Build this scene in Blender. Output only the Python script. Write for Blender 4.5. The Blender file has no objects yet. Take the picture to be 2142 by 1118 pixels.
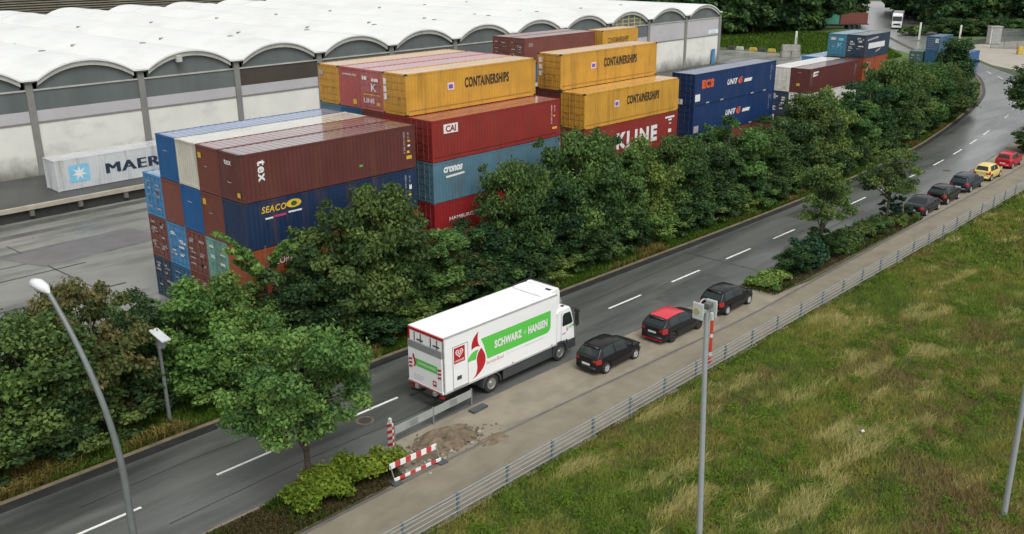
import bpy, bmesh, math, random
import numpy as np
from mathutils import Vector, Matrix
R = math.radians
PI = math.pi
sc = bpy.context.scene
col = sc.collection

# ------------------------------------------------------------------ camera
CAM = (-25.48, -44.48, 21.37); YAW = 0.76529; PIT = -0.33059; ROL = -0.00656
cd = bpy.data.cameras.new("camera"); cam = bpy.data.objects.new("camera", cd); col.objects.link(cam)
f_ = Vector((math.cos(PIT)*math.cos(YAW), math.cos(PIT)*math.sin(YAW), math.sin(PIT)))
r_ = f_.cross(Vector((0, 0, 1))).normalized(); u_ = r_.cross(f_)
r2 = r_*math.cos(ROL)+u_*math.sin(ROL); u2 = -r_*math.sin(ROL)+u_*math.cos(ROL)
m_ = Matrix((r2, u2, -f_)).transposed().to_4x4(); m_.translation = CAM
cam.matrix_world = m_
cd.sensor_width = 36; cd.lens = 1969.6/2142*36; cd.clip_end = 3000
sc.camera = cam

# ------------------------------------------------------------------ sky, sun, exposure
w = bpy.data.worlds.new("World"); sc.world = w; w.use_nodes = True
nt = w.node_tree; bg = nt.nodes["Background"]
sky = nt.nodes.new("ShaderNodeTexSky"); sky.sky_type = 'NISHITA'; sky.sun_disc = False
SUN_EL, SUN_AZ = 58, 200
sky.sun_elevation = R(SUN_EL); sky.sun_rotation = R(SUN_AZ); sky.air_density = 1.2; sky.dust_density = 3.5; sky.ozone_density = 1
hs = nt.nodes.new("ShaderNodeHueSaturation"); hs.inputs["Saturation"].default_value = 0.08
nt.links.new(sky.outputs[0], hs.inputs["Color"]); nt.links.new(hs.outputs[0], bg.inputs[0])
bg.inputs[1].default_value = 0.15
sl = bpy.data.lights.new("sun", 'SUN'); so = bpy.data.objects.new("sun", sl); col.objects.link(so)
sl.energy = 1.0; sl.angle = R(30); sl.color = (1, 0.97, 0.92)
az = R(SUN_AZ)
sd = Vector((math.sin(az)*math.cos(R(SUN_EL)), math.cos(az)*math.cos(R(SUN_EL)), math.sin(R(SUN_EL))))
so.rotation_euler = sd.to_track_quat('Z', 'Y').to_euler()
sc.view_settings.view_transform = 'Standard'; sc.view_settings.look = 'None'
sc.view_settings.exposure = 0.33; sc.view_settings.gamma = 1
sc.cycles.max_bounces = 6; sc.cycles.transparent_max_bounces = 6

# ------------------------------------------------------------------ helpers
def tag(o, label=None, cat=None, group=None, kind=None):
    if label: o["label"] = label
    if cat: o["category"] = cat
    if group: o["group"] = group
    if kind: o["kind"] = kind
    return o

def thing(name, loc=(0, 0, 0), label=None, cat=None, group=None, rz=0):
    o = bpy.data.objects.new(name, None); col.objects.link(o)
    o.location = loc; o.rotation_euler = (0, 0, rz); o.empty_display_size = .3
    return tag(o, label, cat, group)

def link(name, me, parent=None):
    o = bpy.data.objects.new(name, me); col.objects.link(o)
    if parent: o.parent = parent
    return o

def copy_tree(o, parent=None):
    c = o.copy(); col.objects.link(c)
    if parent: c.parent = parent
    for ch in o.children: copy_tree(ch, c)
    return c

class MB:
    def __init__(s): s.v = []; s.f = []; s.m = []; s.k = 0
    def mat(s, k): s.k = k; return s
    def add(s, vs, fs):
        b = len(s.v); s.v += [tuple(map(float, v)) for v in vs]
        for f in fs: s.f.append(tuple(b+i for i in f)); s.m.append(s.k)
        return s
    def box(s, x0, x1, y0, y1, z0, z1):
        return s.add([(x0,y0,z0),(x1,y0,z0),(x1,y1,z0),(x0,y1,z0),(x0,y0,z1),(x1,y0,z1),(x1,y1,z1),(x0,y1,z1)],
                     [(0,3,2,1),(4,5,6,7),(0,1,5,4),(1,2,6,5),(2,3,7,6),(3,0,4,7)])
    def quad(s, a, b, c, d): return s.add([a, b, c, d], [(0, 1, 2, 3)])
    def tube(s, pts, rad, n=8, cap=True):
        pts = [Vector(p) for p in pts]
        if not hasattr(rad, '__len__'): rad = [rad]*len(pts)
        vs = []; fs = []
        ref = None
        for i, p in enumerate(pts):
            t = (pts[min(i+1, len(pts)-1)]-pts[max(i-1, 0)]).normalized()
            a = Vector((0, 0, 1)) if abs(t.z) < .9 else Vector((1, 0, 0))
            if ref is None: u = t.cross(a).normalized()
            else: u = (ref-t*ref.dot(t)).normalized()
            ref = u; v = t.cross(u)
            for k in range(n):
                q = 2*PI*k/n; vs.append(p+(u*math.cos(q)+v*math.sin(q))*rad[i])
        for i in range(len(pts)-1):
            for k in range(n):
                fs.append((i*n+k, i*n+(k+1) % n, (i+1)*n+(k+1) % n, (i+1)*n+k))
        if cap:
            fs.append(tuple(range(n-1, -1, -1))); fs.append(tuple((len(pts)-1)*n+k for k in range(n)))
        return s.add(vs, fs)
    def prism(s, pts, e0, e1, axis='y'):
        # pts: polygon (a,b); extruded along axis from e0 to e1
        def mk(a, b, e): return {'y': (a, e, b), 'x': (e, a, b), 'z': (a, b, e)}[axis]
        n = len(pts)
        vs = [mk(a, b, e0) for a, b in pts]+[mk(a, b, e1) for a, b in pts]
        fs = [tuple(range(n)), tuple(range(2*n-1, n-1, -1))]
        fs += [(i, n+i, n+(i+1) % n, (i+1) % n) for i in range(n)]
        return s.add(vs, fs)
    def grid(s, P):
        # P[i][j] points
        n = len(P); m = len(P[0])
        return s.add([p for r in P for p in r], [(i*m+j, i*m+j+1, (i+1)*m+j+1, (i+1)*m+j) for i in range(n-1) for j in range(m-1)])
    def mesh(s, name, mats, smooth=False, bevel=0, seg=2):
        me = bpy.data.meshes.new(name); me.from_pydata(s.v, [], s.f)
        for m in (mats if isinstance(mats, (list, tuple)) else [mats]): me.materials.append(m)
        me.polygons.foreach_set("material_index", s.m)
        bm = bmesh.new(); bm.from_mesh(me); bmesh.ops.recalc_face_normals(bm, faces=bm.faces)
        if bevel:
            bmesh.ops.bevel(bm, geom=[e for e in bm.edges if e.is_manifold and e.calc_face_angle(0) > .5], offset=bevel, segments=seg, affect='EDGES', clamp_overlap=True)
        bm.to_mesh(me); bm.free()
        if smooth:
            me.polygons.foreach_set("use_smooth", [True]*len(me.polygons))
            if smooth != True: me.set_sharp_from_angle(angle=smooth)
        return me
    def build(s, name, mats, parent=None, smooth=False, bevel=0, seg=2):
        return link(name, s.mesh(name, mats, smooth, bevel, seg), parent)

MATS = {}
def mat(name, rgb, rough=.5, var=.12, scale=1.0, metal=0, dirt=None, dirt_amt=.4, dirt_scale=(1, 1, 1), dirt_lo=.5, bump=0, bscale=20, rvar=0, spec=.5, detail=5, two=None, coat=0, coatr=.06, zdirt=None, stretch=(1, 1, 1)):
    if name in MATS: return MATS[name]
    m = bpy.data.materials.new(name); m.use_nodes = True; t = m.node_tree; N = t.nodes; L = t.links
    b = N["Principled BSDF"]; b.inputs["Roughness"].default_value = rough; b.inputs["Metallic"].default_value = metal
    b.inputs["Specular IOR Level"].default_value = spec
    if coat: b.inputs["Coat Weight"].default_value = coat; b.inputs["Coat Roughness"].default_value = coatr
    g = N.new("ShaderNodeNewGeometry")
    def noise(sv, det, off=0):
        mp = N.new("ShaderNodeMapping"); mp.inputs["Scale"].default_value = sv; mp.inputs["Location"].default_value = (off, off*.7, off*.3)
        L.new(g.outputs["Position"], mp.inputs[0])
        n = N.new("ShaderNodeTexNoise"); n.inputs["Scale"].default_value = 1; n.inputs["Detail"].default_value = det; n.inputs["Roughness"].default_value = .62
        L.new(mp.outputs[0], n.inputs["Vector"]); return n.outputs[0]
    def rng(sock, a, b_, c, d):
        r = N.new("ShaderNodeMapRange"); r.inputs[1].default_value = a; r.inputs[2].default_value = b_; r.inputs[3].default_value = c; r.inputs[4].default_value = d
        L.new(sock, r.inputs[0]); return r.outputs[0]
    def mix(fac, A, B):
        x = N.new("ShaderNodeMix"); x.data_type = 'RGBA'
        L.new(fac, x.inputs[0])
        for i, q in ((6, A), (7, B)):
            if isinstance(q, tuple): x.inputs[i].default_value = (*q[:3], 1)
            else: L.new(q, x.inputs[i])
        return x.outputs[2]
    n1 = noise(tuple(scale*q for q in stretch), detail)
    A = tuple(max(0, c*(1-var)) for c in rgb); B = two or tuple(c*(1+var) for c in rgb)
    c = mix(rng(n1, .32, .68, 0, 1), A, B)
    if dirt:
        n2 = noise(dirt_scale, 6, 7.3)
        c = mix(rng(n2, dirt_lo, dirt_lo+.2, 0, dirt_amt), c, dirt)
    if zdirt:
        sx = N.new("ShaderNodeSeparateXYZ"); L.new(g.outputs["Position"], sx.inputs[0])
        nz = noise((.35, .35, .25), 6, 4.4); ad = N.new("ShaderNodeMath"); ad.operation = 'MULTIPLY_ADD'; ad.inputs[1].default_value = -zdirt[3]; L.new(nz, ad.inputs[0]); L.new(sx.outputs[2], ad.inputs[2])
        c = mix(rng(ad.outputs[0], zdirt[0], zdirt[1], .85, 0), c, zdirt[2])
    L.new(c, b.inputs["Base Color"])
    if rvar:
        n3 = noise((scale*.6*stretch[0], scale*.6*stretch[1], scale*.6), 4, 3.1)
        L.new(rng(n3, .35, .65, max(.02, rough-rvar), rough+rvar), b.inputs["Roughness"])
    if bump:
        bp = N.new("ShaderNodeBump"); bp.inputs["Strength"].default_value = bump; bp.inputs["Distance"].default_value = .02
        L.new(noise((bscale,)*3, 4, 1.7), bp.inputs["Height"]); L.new(bp.outputs[0], b.inputs["Normal"])
    MATS[name] = m; return m

# ---- numpy value noise for scattering
_rs = np.random.RandomState(5); _tab = _rs.rand(256, 256)
def vnoise(x, y):
    xi = np.floor(x).astype(int); yi = np.floor(y).astype(int); fx = x-xi; fy = y-yi
    fx = fx*fx*(3-2*fx); fy = fy*fy*(3-2*fy)
    t = lambda a, b: _tab[a % 256, b % 256]
    return (t(xi, yi)*(1-fx)+t(xi+1, yi)*fx)*(1-fy)+(t(xi, yi+1)*(1-fx)+t(xi+1, yi+1)*fx)*fy
def fbm(x, y): return (vnoise(x, y)+.5*vnoise(x*2.1+9, y*2.1+3)+.25*vnoise(x*4.3+1, y*4.3+7))/1.75

def np_mesh(name, V, F, C, m):
    # V (n,3), F (k,c) faces of c corners, C (n,3) colours
    me = bpy.data.meshes.new(name); n = len(V); k, c = F.shape
    me.vertices.add(n); me.vertices.foreach_set("co", V.astype(np.float32).ravel())
    me.loops.add(k*c); me.loops.foreach_set("vertex_index", F.astype(np.int32).ravel())
    me.polygons.add(k); me.polygons.foreach_set("loop_start", np.arange(0, k*c, c, dtype=np.int32))
    me.update(calc_edges=True)
    a = me.color_attributes.new("tint", 'FLOAT_COLOR', 'POINT')
    a.data.foreach_set("color", np.c_[C, np.ones(n)].astype(np.float32).ravel())
    me.materials.append(m); return me

def leaf_mat(name, rough=.5, trans=.3, hue=.02, sat=1.0, val=1.0, spec=.35):
    m = bpy.data.materials.new(name); m.use_nodes = True; t = m.node_tree; N = t.nodes; L = t.links
    b = N["Principled BSDF"]; b.inputs["Roughness"].default_value = rough; b.inputs["Specular IOR Level"].default_value = spec
    a = N.new("ShaderNodeAttribute"); a.attribute_name = "tint"
    oi = N.new("ShaderNodeObjectInfo")
    h = N.new("ShaderNodeHueSaturation"); h.inputs["Saturation"].default_value = sat
    r = N.new("ShaderNodeMapRange"); r.inputs[3].default_value = .5-hue; r.inputs[4].default_value = .5+hue*.6
    L.new(oi.outputs["Random"], r.inputs[0]); L.new(r.outputs[0], h.inputs["Hue"])
    r2_ = N.new("ShaderNodeMapRange"); r2_.inputs[3].default_value = .8*val; r2_.inputs[4].default_value = 1.2*val
    wn = N.new("ShaderNodeMath"); wn.operation = 'FRACT'; mu = N.new("ShaderNodeMath"); mu.operation = 'MULTIPLY'; mu.inputs[1].default_value = 7.13
    L.new(oi.outputs["Random"], mu.inputs[0]); L.new(mu.outputs[0], wn.inputs[0]); L.new(wn.outputs[0], r2_.inputs[0]); L.new(r2_.outputs[0], h.inputs["Value"])
    L.new(a.outputs["Color"], h.inputs["Color"]); L.new(h.outputs[0], b.inputs["Base Color"])
    if trans:
        tr = N.new("ShaderNodeBsdfTranslucent"); L.new(h.outputs[0], tr.inputs[0])
        mx = N.new("ShaderNodeMixShader"); mx.inputs[0].default_value = trans
        L.new(b.outputs[0], mx.inputs[1]); L.new(tr.outputs[0], mx.inputs[2]); L.new(mx.outputs[0], N["Material Output"].inputs[0])
    return m
LEAF = leaf_mat("leaf", rough=.6, spec=.16, trans=.35, hue=.025); GRASS = leaf_mat("grass_blade", rough=.85, trans=.25, hue=0, spec=.05, sat=1.08)

# ------------------------------------------------------------------ ground materials
BARE = (.035, .05, .018)
M_ground = mat("ground_soil", (.05, .065, .025), .9, .35, .25, dirt=(.1, .08, .04), dirt_scale=(.15, .15, 1), dirt_amt=.6)
M_asphalt = mat("wet_asphalt", (.105, .109, .103), .34, .2, .5, dirt=(.028, .03, .029), dirt_scale=(.05, .45, 1), dirt_amt=.8, dirt_lo=.45, bump=.03, bscale=60, rvar=.13, spec=.6, coat=.8, coatr=.28, stretch=(.25, 1.6, 1))
M_yard = mat("yard_concrete", (.205, .207, .185), .36, .2, .12, dirt=(.06, .062, .06), dirt_scale=(.12, .45, 1), dirt_amt=.8, dirt_lo=.49, bump=.1, bscale=25, rvar=.12)
M_pave = mat("grey_paving", (.195, .17, .124), .7, .14, .8, dirt=(.1, .09, .07), dirt_scale=(.25, .9, 1), dirt_amt=.5, bump=.15, bscale=30)
M_park = mat("parking_paving", (.24, .21, .155), .68, .14, .8, dirt=(.12, .11, .09), dirt_scale=(.3, .8, 1), dirt_amt=.5, bump=.15, bscale=30)
M_kerb = mat("kerb_stone", (.11, .105, .095), .6, .2, 1.5)
M_kerbd = mat("dark_kerb", (.022, .023, .022), .5, .25, 1.2)
M_line = mat("road_paint", (.72, .72, .68), .5, .08, 6, dirt=(.3, .3, .28), dirt_scale=(3, 8, 1), dirt_amt=.5)
M_moss = mat("mossy_joint", (.11, .1, .05), .9, .4, 1.2)
M_conc = mat("concrete", (.3, .29, .26), .75, .15, 1.2, dirt=(.13, .125, .11), dirt_scale=(.5, .5, .3), dirt_amt=.6)

def sheet(name, poly, z, m, tri=True):
    me = bpy.data.meshes.new(name); bm = bmesh.new()
    f = bm.faces.new([bm.verts.new((x, y, z)) for x, y in poly]); f.normal_update()
    if f.normal.z < 0: f.normal_flip()
    bmesh.ops.triangulate(bm, faces=bm.faces); bm.to_mesh(me); bm.free(); me.materials.append(m)
    return tag(link(name, me), kind="structure")

def smooth_line(p, n=8):
    p = [Vector((a, b)) for a, b in p]; out = []
    for i in range(len(p)-1):
        a = p[max(i-1, 0)]; b = p[i]; c = p[i+1]; d = p[min(i+2, len(p)-1)]
        for k in range(n):
            t = k/n
            out.append(.5*((2*b)+(c-a)*t+(2*a-5*b+4*c-d)*t*t+(3*b-a-3*c+d)*t**3))
    out.append(p[-1]); return [(q.x, q.y) for q in out]
FAR = smooth_line([(-90,-7.3),(-40,-7.3),(0,-7.4),(20,-7.8),(45,-8.1),(60,-7.8),(74,-7),(85,-5.8),(102,-3.1),(120,.7),(132,4.6),(143,9.2),(152,15),(162,22.5),(178,34),(203,50),(226,63),(262,84),(330,120)])
NEAR = smooth_line([(-90,-14.5),(-40,-14.5),(0,-14.3),(20,-14.6),(37,-15),(52,-15.1),(66,-14.7),(80,-13.7),(95,-12.1),(110,-9.4),(124,-5.6),(136,-.9),(147,4.8),(158,12.5),(170,20),(186,30),(208,43),(231,56),(267,77),(335,112)])
MID = smooth_line([(-90,-11.0),(-40,-11.0),(0,-11.0),(20,-11.25),(40,-11.4),(54,-11.2),(65,-11.0),(75,-10.5),(85,-9.6),(98,-8),(110,-6.1),(119.5,-3.8),(126,-1.9),(131,-.3),(136,1.8),(144,6.2),(152,11.5)])
def offset_line(L, d):
    out = []
    for i, p in enumerate(L):
        a = Vector(L[max(i-1, 0)]); b = Vector(L[min(i+1, len(L)-1)]); t = (b-a).normalized(); out.append((p[0]-t.y*d, p[1]+t.x*d))
    return out
def strip(name, A, B, z, m):
    mb = MB()
    for i in range(len(A)-1): mb.quad((*A[i], z), (*B[i], z), (*B[i+1], z), (*A[i+1], z))
    return tag(mb.build(name, m), kind="structure")
def kerb(name, A, width, z0, z1, m, lab=None):
    B = offset_line(A, width); mb = MB()
    for i in range(len(A)-1):
        mb.quad((*A[i], z1), (*B[i], z1), (*B[i+1], z1), (*A[i+1], z1))
        mb.quad((*A[i], z0), (*A[i], z1), (*A[i+1], z1), (*A[i+1], z0))
        mb.quad((*B[i], z0), (*B[i+1], z0), (*B[i+1], z1), (*B[i], z1))
    return tag(mb.build(name, m), kind="structure")

# one big sheet to the horizon
tag(MB().quad((-1500,-1500,0),(1500,-1500,0),(1500,1500,0),(-1500,1500,0)).build("ground", M_ground), kind="structure")
strip("road", FAR, NEAR, .006, M_asphalt)
kerb("road_kerb", FAR[:120], .42, 0, .13, M_kerbd)
kerb("verge_edge", offset_line(FAR[:120], .425), .3, 0, .12, mat("verge_edge_soil", (.14, .11, .07), .9, .3, 1.5))
# yard
sheet("yard", [(-90,-.4),(70.5,-.4),(100,2.5),(118,7),(134,13),(142,19),(151,33),(153,60),(140,75),(123.2,75),(123.2,36.3),(-90,36.3)], .006, M_yard)
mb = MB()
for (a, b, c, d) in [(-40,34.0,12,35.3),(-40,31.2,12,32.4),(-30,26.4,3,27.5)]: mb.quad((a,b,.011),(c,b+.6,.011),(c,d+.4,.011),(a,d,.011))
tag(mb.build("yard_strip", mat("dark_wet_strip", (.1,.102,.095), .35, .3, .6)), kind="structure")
mb = MB()
for (x0,y0,x1,y1,w_) in [(-30,21.4,-.5,21.8,.09),(-30,16.6,-.5,15.5,.12),(-20,25.2,0,24.4,.07),(-14,34,-12,2,.08),(-3,30,-2,8,.06)]:
    d=Vector((x1-x0,y1-y0)).normalized(); n=(-d.y*w_,d.x*w_)
    mb.quad((x0-n[0],y0-n[1],.015),(x1-n[0],y1-n[1],.015),(x1+n[0],y1+n[1],.015),(x0+n[0],y0+n[1],.015))
tag(mb.build("yard_joint", mat("wet_joint", (.03,.03,.028), .3, .3, 2)), kind="structure")
sheet("yard_patch", [(-4.5,27),(5.5,28.2),(6.5,23.5),(-3,23)], .0165, mat("concrete_patch", (.13,.125,.125), .4, .2, .4))
# near side: parking lane, kerb line, pavement
PK = [p for p in NEAR if p[0] < 82]
INN = smooth_line([(-90,-17.3),(-20,-17.3),(0,-17.35),(12,-17.8),(22,-18.2),(31,-18.1),(47,-17.9),(62,-17.8),(82,-17.3)], 8)
def resample(L, xs):
    X = [p[0] for p in L]; Yv = [p[1] for p in L]; return [(float(x), float(np.interp(x, X, Yv))) for x in xs]
XS = np.arange(-90, 82.1, 2.0)
strip("parking_lane", resample(NEAR, XS), resample(INN, XS), .009, M_park)
strip("pavement", resample(offset_line(INN, -.16), XS), resample([(-90,-20.9),(100,-20.9)], XS), .105, M_pave)
kerb("pavement_kerb", resample(INN, XS), -.155, .0, .11, M_kerb)
strip("kerb_joint", offset_line(resample(INN, XS), .1), resample(INN, XS), .013, M_moss)
strip("lane_edge", offset_line(resample(NEAR, XS), .07), offset_line(resample(NEAR, XS), -.07), .013, M_kerb)
strip("pavement_far", resample(NEAR, np.arange(82, 104, 2.)), [(x, -19.5) for x in np.arange(82, 104, 2.)], .05, M_pave)
# dashes
mb = MB(); ML = [Vector(p) for p in MID]; acc = [0.]
for i in range(1, len(ML)): acc.append(acc[-1]+(ML[i]-ML[i-1]).length)
def at_len(s):
    i = max(0, min(len(acc)-2, int(np.searchsorted(acc, s))-1)); t = (s-acc[i])/(acc[i+1]-acc[i]); d = (ML[i+1]-ML[i]).normalized(); return ML[i]+(ML[i+1]-ML[i])*t, d
s0 = float(np.interp(17.75, [p.x for p in ML], acc))
k = -15
while True:
    s = s0+k*6.66; k += 1
    if s+3.2 > acc[-1]: break
    q = []
    for e in (0, 1.1, 2.2, 3.3):
        p, d = at_len(s+e); n = Vector((-d.y, d.x))*.075; q.append((p-n, p+n))
    for a, b in zip(q, q[1:]): mb.quad((*a[0], .011), (*b[0], .011), (*b[1], .011), (*a[1], .011))
tag(mb.build("road_marking", M_line), kind="structure")
# far paving and side roads
sheet("paved_area", [(160,12.5),(172,20.5),(187,29.3),(203,26),(240,10),(240,-30),(170,-20),(150,1)], .009, mat("pale_paving", (.34,.31,.26), .5, .12, .3))
sheet("junction_paving", [(161,24),(172,34),(184,45),(200,58),(222,69),(250,86),(330,127),(338,104),(266,70),(238,55),(222,44),(204,35),(192,31),(184,28),(172,20)], .018, mat("pale_asphalt", (.2,.2,.185), .3, .2, .3, spec=.7, coat=.6, coatr=.3, dirt=(.08,.08,.075), dirt_scale=(.15,.15,1), dirt_amt=.6))
sheet("side_road", [(186,30.5),(190,36),(260,20),(258,12)], .004, M_asphalt)

# ------------------------------------------------------------------ warehouse
def warehouse():
    X0, SP, N0, N1 = 6.41, 10.585, -4, 11
    YF, YB, ZV, ZC = 47.0, 128.0, 10.0, 11.42
    M_roof = mat("white_roof_sheet", (.66,.67,.65), .45, .05, .15, dirt=(.5,.51,.49), dirt_scale=(.05,.12,1), dirt_amt=.5)
    M_fas = mat("pale_fascia", (.4,.4,.36), .6, .12, .6, dirt=(.2,.2,.16), dirt_scale=(.6,.6,.3), dirt_amt=.5)
    M_gl = mat("green_grey_glazing", (.115,.132,.13), .35, .14, .35, stretch=(1,1,.2))
    M_glb = mat("brown_glazing", (.06,.05,.04), .4, .15, .5)
    M_lil = mat("lilac_panel", (.42,.41,.42), .55, .06, .4)
    M_wh = mat("white_wall_paint", (.67,.665,.61), .6, .07, .3, dirt=(.3,.29,.25), dirt_scale=(.25,.25,.5), dirt_amt=.5, dirt_lo=.55, zdirt=(-1.1, 1.0, (.1,.1,.075), 4.0))
    M_dk = mat("dark_grime", (.09,.09,.075), .8, .3, .6)
    M_post = mat("grey_post", (.2,.2,.185), .55, .12, .8)
    t = thing("warehouse", (X0+SP*N0, YF, 0), "long white warehouse with a wavy roof of barrel vaults behind the containers", "warehouse")
    ox, oy = X0+SP*N0, YF
    nb = N1-N0; D = YB-YF; ns = 20
    def arc(u):  # 0..1 in a bay -> z
        g = .07
        if u < g or u > 1-g: return ZV
        v = (u-g)/(1-2*g)*2-1
        return ZV+(ZC-ZV)*(1-abs(v)**2.15)
    us = [0, .035, .07]+[.07+.86*i/ns for i in range(1, ns)]+[.93, .965, 1]
    for b in range(nb):
        P = [[(b*SP+u*SP, y, arc(u)+(0 if y > -1 else 0)) for y in (-.45, D*.33, D*.66, D-9, D)] for u in us]
        mb = MB().grid(P)
        mb.grid([[(x, y, z-.16) for (x, y, z) in r] for r in P]); 
        mb.grid([[r[0], (r[0][0], r[0][1], r[0][2]-.16)] for r in P]); mb.grid([[r[-1], (r[-1][0], r[-1][1], r[-1][2]-.16)] for r in P])
        rv = mb.build("roof_vault", M_roof, t, smooth=R(40))
        vb = MB()
        for (u, y) in [(.2, D*.25), (.8, D*.33), (.22, D*.55), (.78, D*.68), (.5, D*.12)]:
            z = arc(u); vb.box(b*SP+u*SP-.28, b*SP+u*SP+.28, y-.2, y+.2, z-.1, z+.1)
        vb.build("roof_vent", mat("vent_grey", (.22,.23,.22), .6), rv, bevel=.03)
        sb = MB()
        for i in range(2, len(us)-3): sb.tube([(b*SP+us[i]*SP, D-9, arc(us[i])+.01), (b*SP+us[i+1]*SP, D-9, arc(us[i+1])+.01)], .06, 5, False)
        sb.build("roof_seam", mat("seam_grey", (.45,.46,.45), .6), rv)
        # fascia arch
        A = [(b*SP+u*SP, arc(u)) for u in us if .07 <= u <= .93]
        fb = MB()
        for (x0, z0), (x1, z1) in zip(A, A[1:]):
            h0 = .42; fb.add([(x0,-.3,z0-.18),(x1,-.3,z1-.18),(x1,-.3,z1-.18-h0),(x0,-.3,z0-.18-h0),(x0,-.02,z0-.18),(x1,-.02,z1-.18),(x1,-.02,z1-.18-h0),(x0,-.02,z0-.18-h0)],
                             [(0,1,2,3),(3,2,6,7),(0,4,5,1)])
        fb.build("arch_fascia", M_fas, t)
        g = MB(); pts = [(x, z-.3) for x, z in A]+[(b*SP+.93*SP, 9.08), (b*SP+.07*SP, 9.08)]
        g.prism(pts, 0, .1, 'y')
        dark = (b == 6)
        g.build("gable_window", M_glb if False else M_gl, t)
        xa, xb = b*SP+.32, (b+1)*SP-.32
        MB().box(xa, xb, -.1, .1, 8.94, 9.08).build("rail", M_fas, t)
        MB().box(xa, xb, 0, .1, 7.14, 8.94).build("window_band", (M_glb if b == 6 else M_lil if b > 12 else M_gl), t)
        MB().box(xa, xb, -.03, .1, 6.14, 7.14).build("panel_band", M_lil, t)
        MB().box(xa, xb, -.07, .1, 5.95, 6.14).build("ledge", M_post, t)
        MB().box(xa, xb, -.02, .1, .0, 5.95).build("wall", M_wh, t)
        if b == 10+3: pass
    for b in range(nb+1):
        MB().box(b*SP-.32, b*SP+.32, -.16, .2, 0, 9.72).build("post", M_post, t)
        MB().box(b*SP-.5, b*SP+.5, -.42, .1, 9.72, 9.84).build("gutter_box", mat("dark_gutter", (.08,.085,.075), .6), t)
    MB().box(0, nb*SP, D-.2, D, 0, 9.8).build("back_wall", M_wh, t)
    MB().box(nb*SP+.33, nb*SP+.5, 0.25, D, 0, 9.8).build("side_wall", M_wh, t)
    MB().box(-.5, -.33, 0.25, D, 0, 9.8).build("side_wall", M_wh, t)
    # sign at the right end, camera box on an arch
    MB().box(nb*SP-3.6, nb*SP-.5, -.09, -.032, 6.35, 7.0).build("sign_board", mat("sign_white_blue", (.6,.68,.74), .4), t)
    MB().box(5.35*SP, 5.35*SP+.6, -.7, -.31, 10.3, 11.0).build("alarm_box", M_fas, t, bevel=.05)
    MB().box(nb*SP-2.4, nb*SP-1.5, -.35, -.2, 1.2, 3.7).build("blue_door", mat("blue_door", (.05,.2,.38), .5), t)
    # coloured girders seen through one open gable
    b = 13-1
    gb = MB()
    for i in range(5): gb.box((b+.2)*SP+i*1.5, (b+.2)*SP+i*1.5+.22, -.06, -.005, 9.1, arc(.2+i*1.5/SP)-.55)
    for z in (9.5, 10.1): gb.box((b+.14)*SP, (b+.86)*SP, -.04, -.006, z, z+.12)
    gb.build("yellow_girder", mat("girder_yellow", (.4,.36,.16), .6), t)
    # dock
    MB().box(0, nb*SP, -10.6, -.17, 0, 1.2).build("loading_dock", [mat("dock_asphalt", (.05,.052,.049), .45, .25, .4, dirt=(.05,.05,.05), dirt_scale=(.2,.6,1))], t)
    MB().box(0, nb*SP, -10.95, -10.605, 0.88, 1.23).build("dock_edge", mat("dock_edge_stone", (.36,.33,.26), .6, .15, 1), t)
    db = MB()
    db.box(0, nb*SP, -10.66, -10.61, 0, .88)
    db.build("dock_face", mat("dock_face_dark", (.03,.03,.028), .8, .3, .8), t)
    bb = MB()
    for i in range(40): bb.box(i*4+1, i*4+1.35, -10.98, -10.662, .35, .8)
    bb.build("dock_bumper", mat("bumper_grey", (.12,.12,.11), .8), t)
warehouse()

# striped hall behind the roof
t = thing("slatted_hall", (-60, 170, 0), "dark hall clad in pale horizontal slats behind the wavy roof", "hall")
MB().box(0, 190, .2, 40, 0, 17).build("wall", mat("dark_cladding", (.05,.045,.04), .8), t)
mb = MB()
for i in range(34): mb.box(0, 190, -.25, .19, .3+i*.5, .3+i*.5+.24)
mb.build("slat_cladding", mat("pale_slat", (.2,.185,.14), .8, .2, .3), t)

# ------------------------------------------------------------------ lettering
def add_text(body, parent, o, right, up, hgt, m, width=None, name="lettering", bold=.02, shear=0, spacing=1, depth=.004, heavy=0):
    c = bpy.data.curves.new("t", 'FONT'); c.body = body; c.size = 1; c.offset = bold; c.shear = shear; c.space_character = spacing; c.resolution_u = 3
    ob = bpy.data.objects.new("t", c); me = bpy.data.meshes.new_from_object(ob)
    n = len(me.vertices); V = np.empty(n*3, np.float32); me.vertices.foreach_get("co", V); V = V.reshape(-1, 3)
    a = V.min(0); b = V.max(0); s = hgt/max(1e-6, (b-a)[1]); sx = s if width is None else width/max(1e-6, (b-a)[0])
    rt = np.array(right, float); up_ = np.array(up, float); nn = np.cross(rt, up_)
    P = np.array(o, float)+((V[:, :1]-a[0])*sx)*rt+((V[:, 1:2]-a[1])*s)*up_+nn*depth
    me.vertices.foreach_set("co", P.astype(np.float32).ravel()); me.update()
    me.materials.clear(); me.materials.append(m)
    bpy.data.objects.remove(ob); bpy.data.curves.remove(c)
    me.name = name
    if heavy:                                   # broader strokes: the outline repeated a stroke's width further on, each a hair proud of the last
        bm = bmesh.new(); bm.from_mesh(me); base = bm.verts[:]+bm.edges[:]+bm.faces[:]
        for i in (1, 2, 3):
            d = bmesh.ops.duplicate(bm, geom=base)
            bmesh.ops.translate(bm, vec=Vector(rt*heavy*i/3+nn*.002*i), verts=[q for q in d['geom'] if isinstance(q, bmesh.types.BMVert)])
        bm.to_mesh(me); bm.free()
    return link(name, me, parent)
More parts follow.
